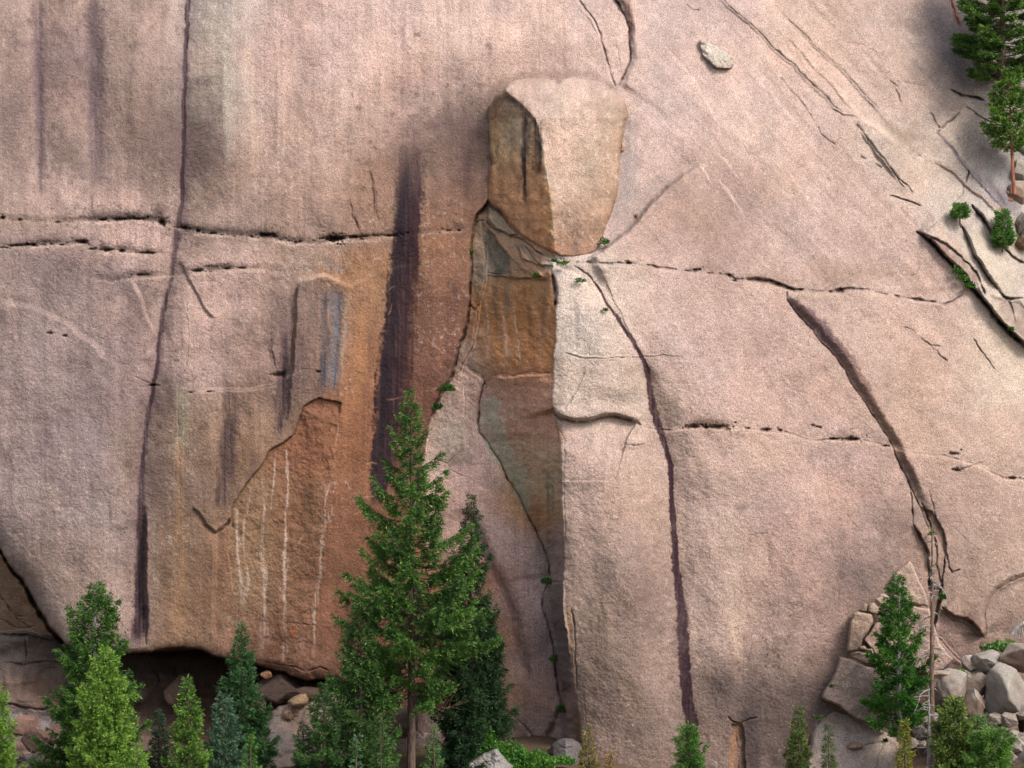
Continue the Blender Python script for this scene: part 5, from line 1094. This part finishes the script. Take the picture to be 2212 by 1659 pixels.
for a in [('wide dark rock in the cave mouth right of the tall spruce', 604, 1488, 44, 26, 1.6, (110, 90, 80), 41), ('angular rock under the middle of the cave roof', 392, 1494, 30, 30, 2.8, (104, 84, 74), 42), ('small pink rock under the lip of the orange scar', 575, 1458, 10, 8, .9, (196, 146, 112), 43), ('low rock at the right end of the cave', 655, 1500, 40, 14, 1.2, (112, 90, 78), 44), ('pinkish rock in front of the cave beside the tall spruce', 545, 1530, 26, 22, .6, (142, 108, 92), 45),
          ('reddish rounded rock at the lower left behind the bright pine', 52, 1566, 26, 20, -1.2, (150, 116, 104), 46), ('pale rock under the dead brush in the lower left corner', 80, 1664, 50, 20, -5.6, (150, 130, 118), 47), ('brown boulder above the dead brush, lower left', 84, 1600, 30, 22, -3.0, (122, 98, 86), 48), ('round dark rock near the roof in the darkest part of the cave', 300, 1500, 20, 16, 3.2, (92, 74, 66), 49), ('grey rock behind the dead brush', 128, 1598, 16, 14, -3.2, (128, 108, 98), 50),
          ('grey rock seen between the big tree trunk and its right branches', 965, 1455, 26, 26, -1.0, (130, 112, 104), 51), ('low rock left of the base of the big tree trunk', 868, 1560, 34, 26, -2.5, (130, 110, 100), 52), ('long brown rock behind the lowest dead twigs of the big tree', 945, 1510, 40, 22, -1.4, (126, 104, 94), 53)]:
    boulder(a[0], a[1], a[2], a[3], a[4], a[5], a[6], a[7] * 5 + 2, group=BC if 'cave' in a[0] else 'rocks under the trees', cut=.68, planes=12)
# ------------------------------------------------------------------ TREES
def tubes(curves, sides=6):
    """curves: list of (points (n,3), radii (n)) -> verts, quads"""
    V_, F_ = [], []; off = 0
    for P, r_ in curves:
        P = np.asarray(P, float); n = len(P)
        T = np.gradient(P, axis=0); T /= np.linalg.norm(T, axis=1)[:, None] + 1e-9
        ref = np.where(np.abs(T[:, 2:3]) > .9, np.array([[1., 0, 0]]), np.array([[0, 0, 1.]]))
        A = np.cross(T, ref); A /= np.linalg.norm(A, axis=1)[:, None] + 1e-9
        B = np.cross(T, A)
        an = np.linspace(0, 2 * np.pi, sides, endpoint=False)
        ring = P[:, None] + np.asarray(r_)[:, None, None] * (A[:, None] * np.cos(an)[None, :, None] + B[:, None] * np.sin(an)[None, :, None])
        V_.append(ring.reshape(-1, 3))
        i = np.arange(n * sides).reshape(n, sides) + off
        j = np.roll(i, -1, axis=1)
        F_.append(np.stack([i[:-1], j[:-1], j[1:], i[1:]], -1).reshape(-1, 4))
        off += n * sides
    return np.concatenate(V_), np.concatenate(F_)
def norm(a): return a / (np.linalg.norm(a, axis=-1, keepdims=True) + 1e-9)

def conifer(name, label, cat, px, tip, base, y, Rpx, seed, leaf=((70, 104, 44), (108, 150, 58)), tipc=None, prof=1.0, c0=.06, droop=.25, up=.35, nbr=90, dens=1.0, needle=.17,
            bare=.30, trunk_r=.16, bark=None, gap=0.0, lean=0.0, flat=.35, group=None, jit=.3, limbs=True, clump=.55, bw=.5, side_gap=None, topw=.05, bark_show=1.0):
    """tip and base are chart heights; base may lie below the picture: the trunk is then carried on to the ground"""
    rng = np.random.default_rng(seed)
    k = (D + y) / D
    tp = at(px, tip, y)
    gb = gz(tp.x, y)
    if base is None: zb = gb - .3
    else: zb = min(at(px, base, y).z, 1e9)
    H = tp.z - zb
    Rm = Rpx * 1.14 / S * k
    nbr = nbr * 1.25; needle = needle * 1.05
    root = empty(name, (tp.x + lean, y, zb))
    tag(root, label, cat, group)
    # trunk
    n = 14; t_ = np.linspace(0, 1, n)
    wob = np.cumsum(rng.normal(0, .018, (n, 2)), axis=0); wob -= wob[0]
    P = np.stack([-lean * t_ + wob[:, 0] * (1 - t_), wob[:, 1] * (1 - t_), H * t_], -1)
    curves = [(P, trunk_r * (1 - t_) ** .8 + .012)]
    def axis(h): return np.stack([np.interp(h, t_, P[:, 0]), np.interp(h, t_, P[:, 1]), H * h], -1)
    # branches
    nb = int(nbr)
    h = c0 + (1 - c0) * (np.arange(nb) + rng.uniform(0, .9, nb)) / nb
    h = np.clip(h, 0, .992)
    x = (h - c0) / (1 - c0)                      # 0 at the crown's foot, 1 at the tip
    az = rng.uniform(0, 2 * np.pi) + np.arange(nb) * 2.399 + rng.normal(0, .3, nb)
    pr = np.power(1 - x, prof) * np.clip(.45 + x * 3.2, 0, 1) + topw * (1 - x)
    pr = pr / pr.max()
    L = Rm * pr * rng.uniform(1 - jit * 1.3, 1 + jit * .35, nb)
    if gap: L *= np.where(vnoise(h * 9 + seed, az * .9 + 3, 37 + seed % 11) < -1 + 2 * gap, .5, 1)
    if side_gap: 
        for (a0, a1, s0) in side_gap: L *= np.where((h > a0) & (h < a1) & (np.sign(np.cos(az)) == s0), .35, 1)
    L = np.maximum(L, .10)
    el = up * (.25 + 1.5 * x ** 1.5) - droop * (1 - x)           # slope at the root
    cv = rng.normal(0, .10, nb) + .28 * droop + .12               # upturn toward the end
    A = axis(h)
    d0 = np.stack([np.cos(az), np.sin(az), np.zeros(nb)], -1)
    ns = 7; s = np.linspace(0, 1, ns)
    for i in range(nb):
        if not limbs: break
        if L[i] < .25: continue
        sag = el[i] * s - (.55 * droop) * s * (1 - s) * 2 + cv[i] * s ** 2.2
        Pb = A[i] + d0[i] * (L[i] * s)[:, None] * .97; Pb[:, 2] += L[i] * sag
        Pb[1:-1, :2] += rng.normal(0, .02 * L[i], (ns - 2, 2))
        curves.append((Pb, np.maximum(trunk_r * .20 * (L[i] / max(Rm, .1)) ** .6 * bark_show * (1 - s) + .006, .006)))
    tv, tf = tubes([curves[0]], 10)
    m_ = bark or M_BARK
    if limbs and len(curves) > 1:
        bv, bf = tubes(curves[1:], 4)
        tf = np.concatenate([tf, bf + len(tv)]); tv = np.concatenate([tv, bv])
    make_mesh('trunk', tv, tf, m_, parent=root)
    # twigs: vectorised
    cntt = np.maximum((L * 22 * dens).astype(int), 4)
    bi = np.repeat(np.arange(nb), cntt)
    N = len(bi)
    ss = bare + (1 - bare) * rng.uniform(0, 1, N) ** .75
    ss = np.where(h[bi] > .9, rng.uniform(0, 1, N), ss)
    sag = el[bi] * ss - (.55 * droop) * ss * (1 - ss) * 2 + cv[bi] * ss ** 2.2
    C0 = A[bi] + d0[bi] * (L[bi] * ss)[:, None]; C0[:, 2] += L[bi] * sag
    sidev = np.stack([-np.sin(az[bi]), np.cos(az[bi]), np.zeros(N)], -1)
    sg = rng.choice([-1, 1], N)[:, None]
    fw = d0[bi] * rng.uniform(.35, 1.0, N)[:, None]
    td = norm(fw + sidev * sg * rng.uniform(.2, 1.1, N)[:, None] + np.stack([np.zeros(N), np.zeros(N), rng.normal(.12 - droop * .45, flat, N)], -1))
    tl = bw * L[bi] * (1.08 - ss) * rng.uniform(.4, 1.0, N) + needle * 1.1
    tl = np.minimum(tl, 1.3)
    # light and dark clumps: whole branches share a shade, with finer variation
    bs = rng.uniform(0, 1, nb)
    kk = np.maximum((tl * 34 / max(needle / .15, .6)).astype(int), 3)
    ti = np.repeat(np.arange(N), kk); M = len(ti)
    q = rng.uniform(0, 1, M) ** .8
    base_ = C0[ti] + td[ti] * (tl[ti] * q)[:, None]
    base_[:, 2] -= tl[ti] * q * q * droop * .5
    base_ += rng.normal(0, .035, (M, 3))
    nd = norm(td[ti] * 1.0 + rng.normal(0, .42, (M, 3)) + np.array([0, 0, .10]))
    nl = needle * rng.uniform(.6, 1.25, M)[:, None]
    wd = norm(np.cross(nd, rng.normal(0, 1, (M, 3)))) * (nl * .145)
    v0 = base_ - nd * nl * .15; v1 = base_ + nd * nl * .45 + wd; v2 = base_ + nd * nl; v3 = base_ + nd * nl * .45 - wd
    V_ = np.stack([v0, v1, v2, v3], 1).reshape(-1, 3)
    F_ = np.arange(4 * M).reshape(M, 4)
    a = lin(leaf[0]); b = lin(leaf[1])
    endn = np.clip((ss[ti] - .55) * 1.4, 0, 1) * .5 + q * .35
    mixv = np.clip(.85 * clump * bs[bi[ti]] + (1 - clump) * rng.uniform(0, 1, M) * .8 + .45 * endn - .18 + .2 * vnoise(base_[:, 0] * 2.2 + seed, base_[:, 2] * 2.2 + base_[:, 1], 43), 0, 1)
    cc = a + (b - a) * mixv[:, None]
    if tipc is not None:
        tm = (np.clip((q - .62) * 3, 0, 1) * (rng.uniform(0, 1, M) < .55))[:, None]
        cc = cc * (1 - tm) + lin(tipc) * tm
    cc = cc * KL * rng.uniform(.75, 1.25, (M, 1))
    make_mesh('crown', V_, F_, M_LEAF, np.repeat(cc, 4, axis=0), smooth=False, parent=root)
    return root
KL = 0.66
G_SP = ((46, 78, 40), (92, 132, 62)); G_BR = ((88, 130, 46), (150, 190, 76)); G_DK = ((32, 58, 36), (66, 98, 52)); G_BL = ((66, 100, 78), (112, 146, 112)); G_MID = ((54, 92, 38), (104, 150, 56)); G_YE = ((92, 112, 50), (160, 164, 80))
LT = 'conifers in front of the cave'
# big tree in the middle
conifer('spruce', 'tallest conifer, open and ragged, its bare brown trunk showing low down, centre of view', 'tree', 888, 838, 1662, -9.5, 160, 11, ((48, 84, 40), (104, 150, 62)), (120, 158, 70), prof=.95, c0=.19, droop=.42, up=.45, nbr=165, dens=1.1, needle=.17, bare=.28, trunk_r=.24, bark=M_BARK, gap=.26, jit=.48, flat=.30, clump=.95, bw=.42)
conifer('spruce', 'narrow dark spruce standing right behind the tallest conifer', 'tree', 1018, 1066, 1640, -6.2, 84, 12, G_DK, prof=.85, c0=.06, droop=.75, up=.25, nbr=150, dens=1.2, needle=.16, bare=.15, trunk_r=.15, gap=.2, jit=.35, clump=.6)
conifer('spruce', 'dark bushy spruce left of and below the tallest conifer', 'tree', 778, 1290, None, -11.5, 112, 13, G_SP, (110, 150, 66), prof=.8, c0=.03, droop=.45, up=.35, nbr=120, dens=1.15, needle=.17, bare=.15, trunk_r=.15, clump=.7)
conifer('spruce', 'wide low spruce at the bottom, left of the tall trunk, with drooping dark skirts', 'tree', 700, 1475, None, -13, 100, 14, G_SP, prof=.8, c0=.02, droop=.5, up=.3, nbr=90, dens=1.2, needle=.17, bare=.12, clump=.7)
conifer('fir', 'young greyish-green fir with tiered branches right at the base of the tall trunk, left side', 'tree', 822, 1545, None, -14, 62, 15, ((60, 92, 46), (110, 142, 74)), prof=.9, c0=.0, droop=.3, up=.3, nbr=70, dens=1.2, needle=.14, bare=.1, clump=.5)
conifer('fir', 'small pale green fir right of the tall trunk at the bottom edge', 'tree', 938, 1566, None, -15, 52, 16, ((74, 112, 62), (128, 164, 92)), prof=.9, c0=.0, droop=.15, up=.4, nbr=70, dens=1.25, needle=.14, bare=.1, clump=.5)
conifer('fir', 'pale blue-green fir sapling at the bottom edge, second from the tall trunk on its left', 'tree', 770, 1590, None, -16, 40, 17, ((76, 116, 80), (124, 160, 112)), prof=.9, c0=.0, droop=.1, up=.4, nbr=56, dens=1.2, needle=.13, bare=.1)
conifer('spruce', 'dark spruce low behind the tall trunk, right side, above the green bush', 'tree', 1000, 1440, None, -7.5, 74, 18, G_DK, prof=.8, c0=.02, droop=.5, up=.3, nbr=90, dens=1.3, needle=.16, bare=.1, clump=.5)
conifer('spruce', 'dense dark lower spruce beneath the narrow dark one', 'tree', 1045, 1290, 1600, -5.6, 52, 19, G_DK, prof=.6, c0=.02, droop=.6, up=.2, nbr=90, dens=1.3, needle=.16, bare=.1, clump=.5)
# left group
conifer('pine', 'tall mid-green pine with wide ragged crown at left, behind the bright pine', 'tree', 205, 1258, None, -10, 118, 21, ((44, 82, 34), (88, 134, 50)), (112, 156, 60), prof=.62, c0=.06, droop=.30, up=.5, nbr=130, dens=1.05, needle=.18, bare=.25, trunk_r=.2, gap=.3, jit=.35, clump=.65, bark=M_DEAD)
conifer('juniper', 'dense bright yellow-green pine in front at lower left', 'tree', 226, 1402, None, -15, 102, 22, G_BR, (164, 200, 88), prof=.75, c0=.0, droop=.0, up=.9, nbr=190, dens=1.5, needle=.15, bare=.1, trunk_r=.14, clump=.45, jit=.25, flat=.5)
conifer('juniper', 'bright green pine cut off by the left edge at the bottom', 'tree', -10, 1478, None, -14, 76, 23, G_BR, prof=.7, c0=.0, droop=.0, up=.9, nbr=120, dens=1.4, needle=.15, bare=.1, clump=.45)
conifer('juniper', 'low bright green bushy pine in the bottom left, right of the bright pine', 'tree', 296, 1612, None, -17, 56, 24, G_BR, (150, 190, 84), prof=.7, c0=.0, droop=.0, up=.9, nbr=90, dens=1.4, needle=.15, bare=.1)
conifer('spruce', 'shapely dark green spruce before the right end of the cave', 'tree', 522, 1348, None, -8.5, 76, 25, ((52, 90, 52), (92, 136, 78)), prof=.85, c0=.02, droop=.25, up=.35, nbr=140, dens=1.2, needle=.16, bare=.15, trunk_r=.14, gap=.2, clump=.6)
conifer('fir', 'feathery yellow-green fir in front of the cave, left of the blue-green spruce', 'tree', 406, 1464, None, -13, 66, 26, ((64, 104, 40), (118, 162, 60)), (150, 190, 84), prof=.72, c0=.0, droop=.2, up=.45, nbr=120, dens=1.2, needle=.15, bare=.12, clump=.6)
conifer('spruce', 'small dark spruce between the bright pine and the feathery fir', 'tree', 344, 1534, None, -11, 48, 27, ((40, 74, 54), (76, 112, 78)), prof=.8, c0=.0, droop=.3, up=.3, nbr=80, dens=1.2, needle=.15, bare=.12)
conifer('spruce', 'bushy blue-green spruce at the bottom, beneath the shapely dark one', 'tree', 482, 1500, None, -12, 62, 28, G_BL, prof=.6, c0=.0, droop=.2, up=.4, nbr=110, dens=1.35, needle=.15, bare=.1, clump=.6)
conifer('fir', 'small fresh green fir at the bottom edge right of the blue-green spruce', 'tree', 541, 1584, None, -14.5, 38, 29, ((70, 116, 48), (126, 172, 72)), prof=.75, c0=.0, droop=.1, up=.5, nbr=70, dens=1.3, needle=.14, bare=.1)
conifer('spruce', 'slim dark spruce at the left end of the spruce thicket, by the pale hump', 'tree', 655, 1560, None, -12.5, 44, 30, ((44, 78, 48), (84, 122, 68)), prof=.8, c0=.0, droop=.3, up=.3, nbr=80, dens=1.2, needle=.15, bare=.12)
# right side
conifer('spruce', 'thin yellowish sapling at the bottom of the buttress, taller of the two there', 'tree', 1271, 1570, None, -12, 34, 31, ((104, 112, 66), (164, 150, 88)), (196, 150, 84), prof=.8, c0=.0, droop=.2, up=.5, nbr=80, dens=1.6, needle=.14, bare=.1, trunk_r=.05)
conifer('spruce', 'short orange-tinged sapling at the bottom of the buttress', 'tree', 1320, 1626, None, -12, 24, 32, ((120, 116, 62), (184, 150, 84)), (206, 150, 84), prof=.8, c0=.0, droop=.2, up=.5, nbr=70, dens=1.6, needle=.14, bare=.1, trunk_r=.05)
conifer('pine', 'bright green conical pine top at the bottom edge, alone in front of the slab', 'tree', 1489, 1568, None, -14, 62, 33, ((66, 112, 44), (118, 168, 66)), prof=.55, c0=.0, droop=.0, up=.8, nbr=100, dens=1.5, needle=.14, bare=.1, clump=.5)
conifer('spruce', 'slender olive spruce left of the pale domed outcrop', 'tree', 1724, 1526, None, -11, 44, 34, ((68, 92, 46), (116, 144, 70)), (150, 140, 70), prof=.8, c0=.0, droop=.25, up=.4, nbr=110, dens=1.6, needle=.15, bare=.15, trunk_r=.07, gap=.2)
conifer('spruce', 'small thin olive spruce in front of the pale domed outcrop', 'tree', 1789, 1566, None, -11.5, 30, 35, ((76, 92, 58), (124, 138, 84)), prof=.8, c0=.0, droop=.2, up=.4, nbr=90, dens=1.6, needle=.14, bare=.15, trunk_r=.06, gap=.2)
conifer('spruce', 'yellow-tipped sapling standing in front of the bushy dark green pine', 'tree', 1954, 1558, None, -11, 28, 36, ((92, 110, 44), (162, 168, 70)), (206, 160, 70), prof=.7, c0=.0, droop=.1, up=.6, nbr=90, dens=1.5, needle=.15, bare=.1, trunk_r=.05, gap=.2)
conifer('pine', 'bushy dark green pine with a tiered crown, largest tree on the right', 'tree', 1943, 1243, 1602, -6, 74, 37, ((50, 98, 34), (92, 150, 48)), prof=.80, c0=.04, droop=.10, up=.55, nbr=110, dens=1.3, needle=.19, bare=.32, trunk_r=.15, gap=.34, jit=.45, clump=.9, flat=.45, bw=.42, bark=M_DEAD)
conifer('pine', 'olive-yellow young pine right of the dead trunk at the bottom', 'tree', 2060, 1512, None, -10, 62, 38, ((80, 110, 52), (136, 162, 78)), (160, 166, 80), prof=.55, c0=.0, droop=.0, up=.7, nbr=110, dens=1.5, needle=.17, bare=.2, trunk_r=.07, gap=.25)
conifer('pine', 'thin pale green pine sapling with a bare lanky top, bottom right', 'tree', 2112, 1548, None, -9, 44, 39, ((84, 118, 66), (132, 164, 92)), prof=.6, c0=.0, droop=.0, up=.7, nbr=70, dens=1.4, needle=.18, bare=.3, trunk_r=.05, gap=.4)
conifer('pine', 'low bushy bright green pine at the bottom, below the lanky sapling', 'tree', 2140, 1585, None, -11.5, 80, 40, ((78, 122, 50), (134, 178, 76)), prof=.5, c0=.0, droop=.0, up=.7, nbr=90, dens=1.2, needle=.16, bare=.15, gap=.2)
# upper right
conifer('pine', 'large dark pine with flat spreading branches cut off by the top right corner', 'tree', 2166, -150, 190, 7.0, 96, 41, ((60, 94, 46), (118, 156, 66)), prof=.25, c0=.04, droop=.10, up=.14, nbr=100, dens=1.5, needle=.19, bare=.38, trunk_r=.24, gap=.12, clump=.75, flat=.16, bw=.34, bark=M_BARK)
conifer('pine', 'green pine with a bare reddish lower trunk on the ledge at the upper right', 'tree', 2178, 148, 420, 5.2, 56, 42, ((62, 104, 42), (116, 160, 60)), (150, 180, 76), prof=.42, c0=.36, droop=.12, up=.35, nbr=66, dens=1.15, needle=.19, bare=.3, trunk_r=.11, gap=.35, jit=.45, clump=.8, bark=M_BARKR, lean=.35)
conifer('pine', 'tiny pine growing alone from the crack, left one of two at the upper right', 'tree', 2075, 444, 492, 3.4, 15, 43, ((66, 116, 46), (112, 160, 62)), prof=.35, c0=.4, droop=.0, up=.5, nbr=34, dens=1.5, needle=.15, bare=.35, trunk_r=.04)
conifer('pine', 'small fluffy pine in the crack near the right edge, larger of the two there', 'tree', 2165, 456, 545, 3.9, 24, 44, ((66, 114, 48), (120, 164, 70)), prof=.5, c0=.1, droop=.0, up=.6, nbr=50, dens=1.4, needle=.15, bare=.25, trunk_r=.05)

# ------------------------------------------------------------------ dead trunks
def snag(label, px, tip, y, Hmin, r0, seed, nb, L0, bark):
    rng = np.random.default_rng(seed)
    tp = at(px, tip, y); zb = gz(tp.x, y) - .3; H = tp.z - zb
    root = empty('dead_tree', (tp.x + .05, y, zb)); tag(root, label, 'dead tree')
    t_ = np.linspace(0, 1, 16)
    P = np.stack([-.05 * t_ + .05 * np.sin(t_ * 5 + seed) * (1 - t_), .05 * np.sin(t_ * 4), H * t_], -1)
    vt, ft = tubes([(P, r0 * (1 - t_) ** .75 + .015)], 10)
    cs = []
    for i in range(nb):
        h_ = rng.uniform(.12, .9); a = rng.uniform(0, 2 * np.pi); L = L0 * rng.uniform(.3, 1) * (1.15 - h_)
        s = np.linspace(0, 1, 8)
        up_ = rng.uniform(-.1, .4); cu = rng.uniform(-.9, -.1)
        Pb = np.stack([np.interp(h_, t_, P[:, 0]) + np.cos(a) * L * s, np.interp(h_, t_, P[:, 1]) + np.sin(a) * L * s, H * h_ + L * (up_ * s + cu * s ** 2.5)], -1)
        Pb[1:] += np.cumsum(rng.normal(0, .03 * L, (7, 3)), axis=0)
        cs.append((Pb, .030 * (1 - s) + .012))
        for _ in range(2):
            q = rng.integers(2, 6); s2 = np.linspace(0, 1, 4); d_ = rng.normal(0, 1, 3); d_ /= np.linalg.norm(d_)
            cs.append((Pb[q] + d_ * (s2 * L * .35)[:, None], .014 * (1 - s2) + .008))
    v_, f_ = tubes(cs, 4); o = make_mesh('trunk', np.concatenate([vt, v_]), np.concatenate([ft, f_ + len(vt)]), bark, parent=root); second(o, M_DEAD, len(ft))
snag('tall bare dead trunk with brittle curled twigs standing right of the bushy pine', 2013, 1112, -7.0, 0, .17, 3, 60, 2.1, M_SNAG)
snag('second dead grey trunk close beside the tall one, lower and darker', 2006, 1480, -8.0, 0, .13, 4, 22, 1.3, M_DEAD)
# dead lower twigs of the middle tree are a bare bush of their own
def brush(name, label, cat, px, pv, y, L, n, seed, spread=1.0, lift=.5, r0=.012, mat=None):
    rng = np.random.default_rng(seed); c = at(px, pv, y); cs = []
    for i in range(n):
        a = rng.uniform(0, 2 * np.pi); e = rng.uniform(-.1, 1) * lift; l = L * rng.uniform(.4, 1); s = np.linspace(0, 1, 6)
        P = np.stack([np.cos(a) * l * s * spread + rng.normal(0, L * .12), np.sin(a) * l * s * .6, l * e * s], -1) + np.cumsum(rng.normal(0, .03 * L, (6, 3)), axis=0)
        cs.append((P, r0 * (1 - s) + .005))
    v_, f_ = tubes(cs, 4); o = make_mesh(name, v_, f_, mat or M_DEAD); o.location = c; tag(o, label, cat)
brush('dead_brush', 'heap of bleached dead branches in the lower left corner', 'dead branches', 56, 1640, -6.5, 1.5, 70, 5, 1.0, .5, .022)
brush('dead_twigs', 'tangle of thin bare twigs beside the lower trunk of the tallest conifer', 'dead branches', 955, 1530, -8.5, 2.0, 26, 6, .8, 1.0, .010, M_SNAG)
def stump():
    c = at(2203, 1372, -2.0); cs = []
    s = np.linspace(0, 1, 8)
    cs.append((np.stack([-.45 + .9 * s, .0 * s, .05 + .62 * np.sin(s * 2.1)], -1), .12 + .05 * s))
    for k in range(9):
        cs.append((np.stack([-.3 + .09 * k + .05 * np.sin(s * 4 + k), .05 * np.cos(k + s * 3), .45 * (1 - s) - .25 * s], -1), .035 * (1 - s) + .012))
    v_, f_ = tubes(cs, 6); o = make_mesh('tree_stump', v_, f_, M_DEAD); o.location = c
    tag(o, 'weathered silvery stump with hanging roots at the right edge above the boulders', 'tree stump')
stump()

# ------------------------------------------------------------------ small plants and the bright bush
def tuft(name, label, cat, px, pv, y, wpx, hpx, n, seed, c=((56, 104, 42), (100, 152, 60)), leafl=.14, kind=None, group=None, up=.8, y_off=0.0):
    rng = np.random.default_rng(seed); k = (D + y) / D; o_ = at(px, pv, y); w_ = wpx / S * k; h_ = hpx / S * k
    th = rng.uniform(0, 2 * np.pi, n); rr = np.sqrt(rng.uniform(0, 1, n)); zz = rng.uniform(0, 1, n)
    ns_ = 1 + .35 * np.sin(th * 3 + seed) + .2 * np.sin(th * 7 + 2 * seed)
    b = np.stack([np.cos(th) * rr * w_ * ns_, np.sin(th) * rr * w_ * .6, zz * h_ * np.sqrt(np.clip(1 - rr * .75, 0, 1)) * (1 + .3 * vnoise(np.cos(th) * rr * 4 + seed, zz * 0, 49))], -1)
    d_ = norm(np.stack([np.cos(th) * .4, np.sin(th) * .4 - .3, np.full(n, up)], -1) + rng.normal(0, .6, (n, 3)))
    nl = leafl * rng.uniform(.6, 1.3, n)[:, None]; wd = norm(np.cross(d_, rng.normal(0, 1, (n, 3)))) * nl * .32
    V_ = np.stack([b - d_ * nl * .2, b + d_ * nl * .5 + wd, b + d_ * nl, b + d_ * nl * .5 - wd], 1).reshape(-1, 3)
    mix = np.clip(rng.uniform(0, 1, n) * .6 + .5 * vnoise(b[:, 0] * 2 + seed, b[:, 2] * 3, 51) + .2, 0, 1)[:, None]
    cc = (lin(c[0]) + (lin(c[1]) - lin(c[0])) * mix) * KL * rng.uniform(.8, 1.2, (n, 1))
    o = make_mesh(name, V_, np.arange(4 * n).reshape(n, 4), M_LEAF, np.repeat(cc, 4, axis=0), smooth=False); o.location = o_
    tag(o, label, cat, group, kind)
    return o
CP = 'small plants rooted in the cliff cracks'
for u, v, off, w_, h_, n_, lb in [(1307, 528, -.5, 9, 16, 160, 'small green plant at the lower right corner of the huge wedged block'), (1217, 571, -.7, 12, 6, 120, 'flat green cushion in the seam under the huge wedged block'), (1197, 566, -.6, 5, 6, 60, 'tiny sprig left of the flat green cushion under the block'), (1254, 610, -.3, 10, 10, 90, 'sparse grey-green grass tuft on the white top of the buttress'), (1307, 672, -.25, 5, 7, 50, 'tiny grass tuft beside the upper part of the thin purple vein'),
                          (1017, 550, -.5, 5, 14, 80, 'little plant high in the crack left of the gully'), (1158, 600, -.4, 6, 14, 70, 'sprig on the ledge above the orange gully wall'), (966, 845, -.7, 14, 18, 420, 'dark green bush in the crack above the tip of the tallest conifer'), (944, 885, -.7, 8, 18, 260, 'dark narrow bush in the crack just below the other dark bush'), (1182, 1262, -.8, 13, 16, 260, 'shaggy plant atop the grey wedge stone in the gully'),
                          (1198, 1430, -.6, 8, 22, 160, 'pale flowering sprig half way down the gully crack'), (1214, 1540, -.8, 10, 22, 220, 'green plant low in the gully crack above the dark grey rock'), (2067, 590, -.6, 9, 13, 160, 'uppermost pale green plant in the long dark crack at right'), (2079, 604, -.6, 10, 12, 260, 'bright green middle plant in the long dark crack at right'), (2093, 622, -.6, 9, 14, 240, 'bright green lowest plant of the trio in the dark crack'),
                          (2198, 728, -.6, 8, 12, 180, 'bright plant at the right edge of the long dark crack'), (2186, 714, -.5, 5, 8, 80, 'small sprig left of the plant at the edge of the dark crack'), (2013, 1156, -.5, 6, 8, 80, 'tiny plant in the forked crack behind the tip of the dead trunk'), (2036, 1296, -.6, 7, 16, 120, 'small plant in the fork crack right of the dead trunk'), (1797, 1485, -1.6, 4, 6, 40, 'tiny plant on the left rim of the speckled slab'), (1766, 1553, -1.5, 8, 8, 90, 'small weed at the left edge of the pale domed outcrop'), (1913, 1604, -5.6, 4, 9, 60, 'thin sprig on top of the pale domed outcrop')]:
    y = (cliffY(u, v) + off) if off > -5 else -4.9
    dark = 'dark' in lb and 'crack at' not in lb and 'trio' not in lb
    tuft('crack_plant', lb, 'plant', u, v, y, w_, h_, n_, int(u) % 71, ((40, 84, 34), (84, 128, 50)) if dark else ((60, 104, 44), (104, 150, 62)), .13, None, CP)
tuft('grass_tuft', 'patch of green grass above the boulders near the silvery stump', 'grass', 2168, 1408, -2.6, 34, 22, 900, 5, ((84, 130, 64), (136, 172, 92)), .2, up=1.2)
tuft('grass_tuft', 'small grass patch left of the little pale stone in the boulder pile', 'grass', 2074, 1462, -3.4, 14, 16, 260, 6, ((84, 130, 64), (136, 172, 92)), .16, up=1.2)
tuft('bush', 'bright fresh green leafy bush at the bottom beneath the dark spruce', 'bush', 1060, 1650, -7.0, 50, 64, 5200, 7, ((54, 104, 38), (100, 154, 58)), .15)
tuft('bush', 'low bright green leafy bush at the bottom, between the pointed boulder and the dark rock', 'bush', 1138, 1664, -7.4, 44, 46, 3800, 8, ((58, 110, 42), (106, 160, 62)), .15)
tuft('bush', 'dark green undergrowth left of the bright bush, under the dark spruce', 'bush', 990, 1640, -7.5, 40, 30, 2000, 9, ((46, 82, 36), (84, 124, 52)), .14)
tuft('bush', 'sparse green weeds around the foot of the dark grey gully rock', 'bush', 1216, 1652, -7.0, 26, 20, 700, 10, ((56, 110, 40), (104, 160, 56)), .13)

# rubble and grass on the slope at the lower right
rr = np.random.default_rng(77)
proto = boulder('small stone of the rubble strewn under the boulder pile, lower right', 2100, 1590, 9, 6, -4.8, (160, 146, 134), 901, name='rubble_stone', group='rubble under the boulder pile', planes=18, cut=.6, cat='stone')
for k_ in range(34):
    u = rr.uniform(1965, 2225); v = rr.uniform(1552, 1650); y = -4.6 - (v - 1552) * .03
    p = at(u, v, y); z = gz(p.x, p.y)
    c = proto.copy(); col.objects.link(c)
    c.location = (p.x, p.y, min(p.z, z + .25) if z > p.z - 1.5 else p.z)
    s_ = rr.uniform(.5, 2.4); c.scale = (s_ * rr.uniform(.8, 1.3), s_, s_ * rr.uniform(.7, 1.2)); c.rotation_euler = (rr.uniform(-.4, .4), rr.uniform(-.5, .5), rr.uniform(0, 6.28))
for u, v, y, w_, lb in [(1985, 1588, -5.2, 22, 'dry grass at the foot of the bushy pine'), (2092, 1585, -5.0, 26, 'dry grass patch under the flat rubble slab'), (2160, 1610, -5.6, 30, 'grass between the bottom right boulders'), (20, 1650, -6.6, 26, 'weeds at the bottom left beside the dead brush'), (120, 1640, -6.0, 24, 'dull weeds right of the dead brush heap')]:
    tuft('grass_tuft', lb, 'grass', u, v, y, w_, 12, 420, int(u) % 67 + 3, ((96, 106, 62), (150, 146, 92)), .16, up=1.2)
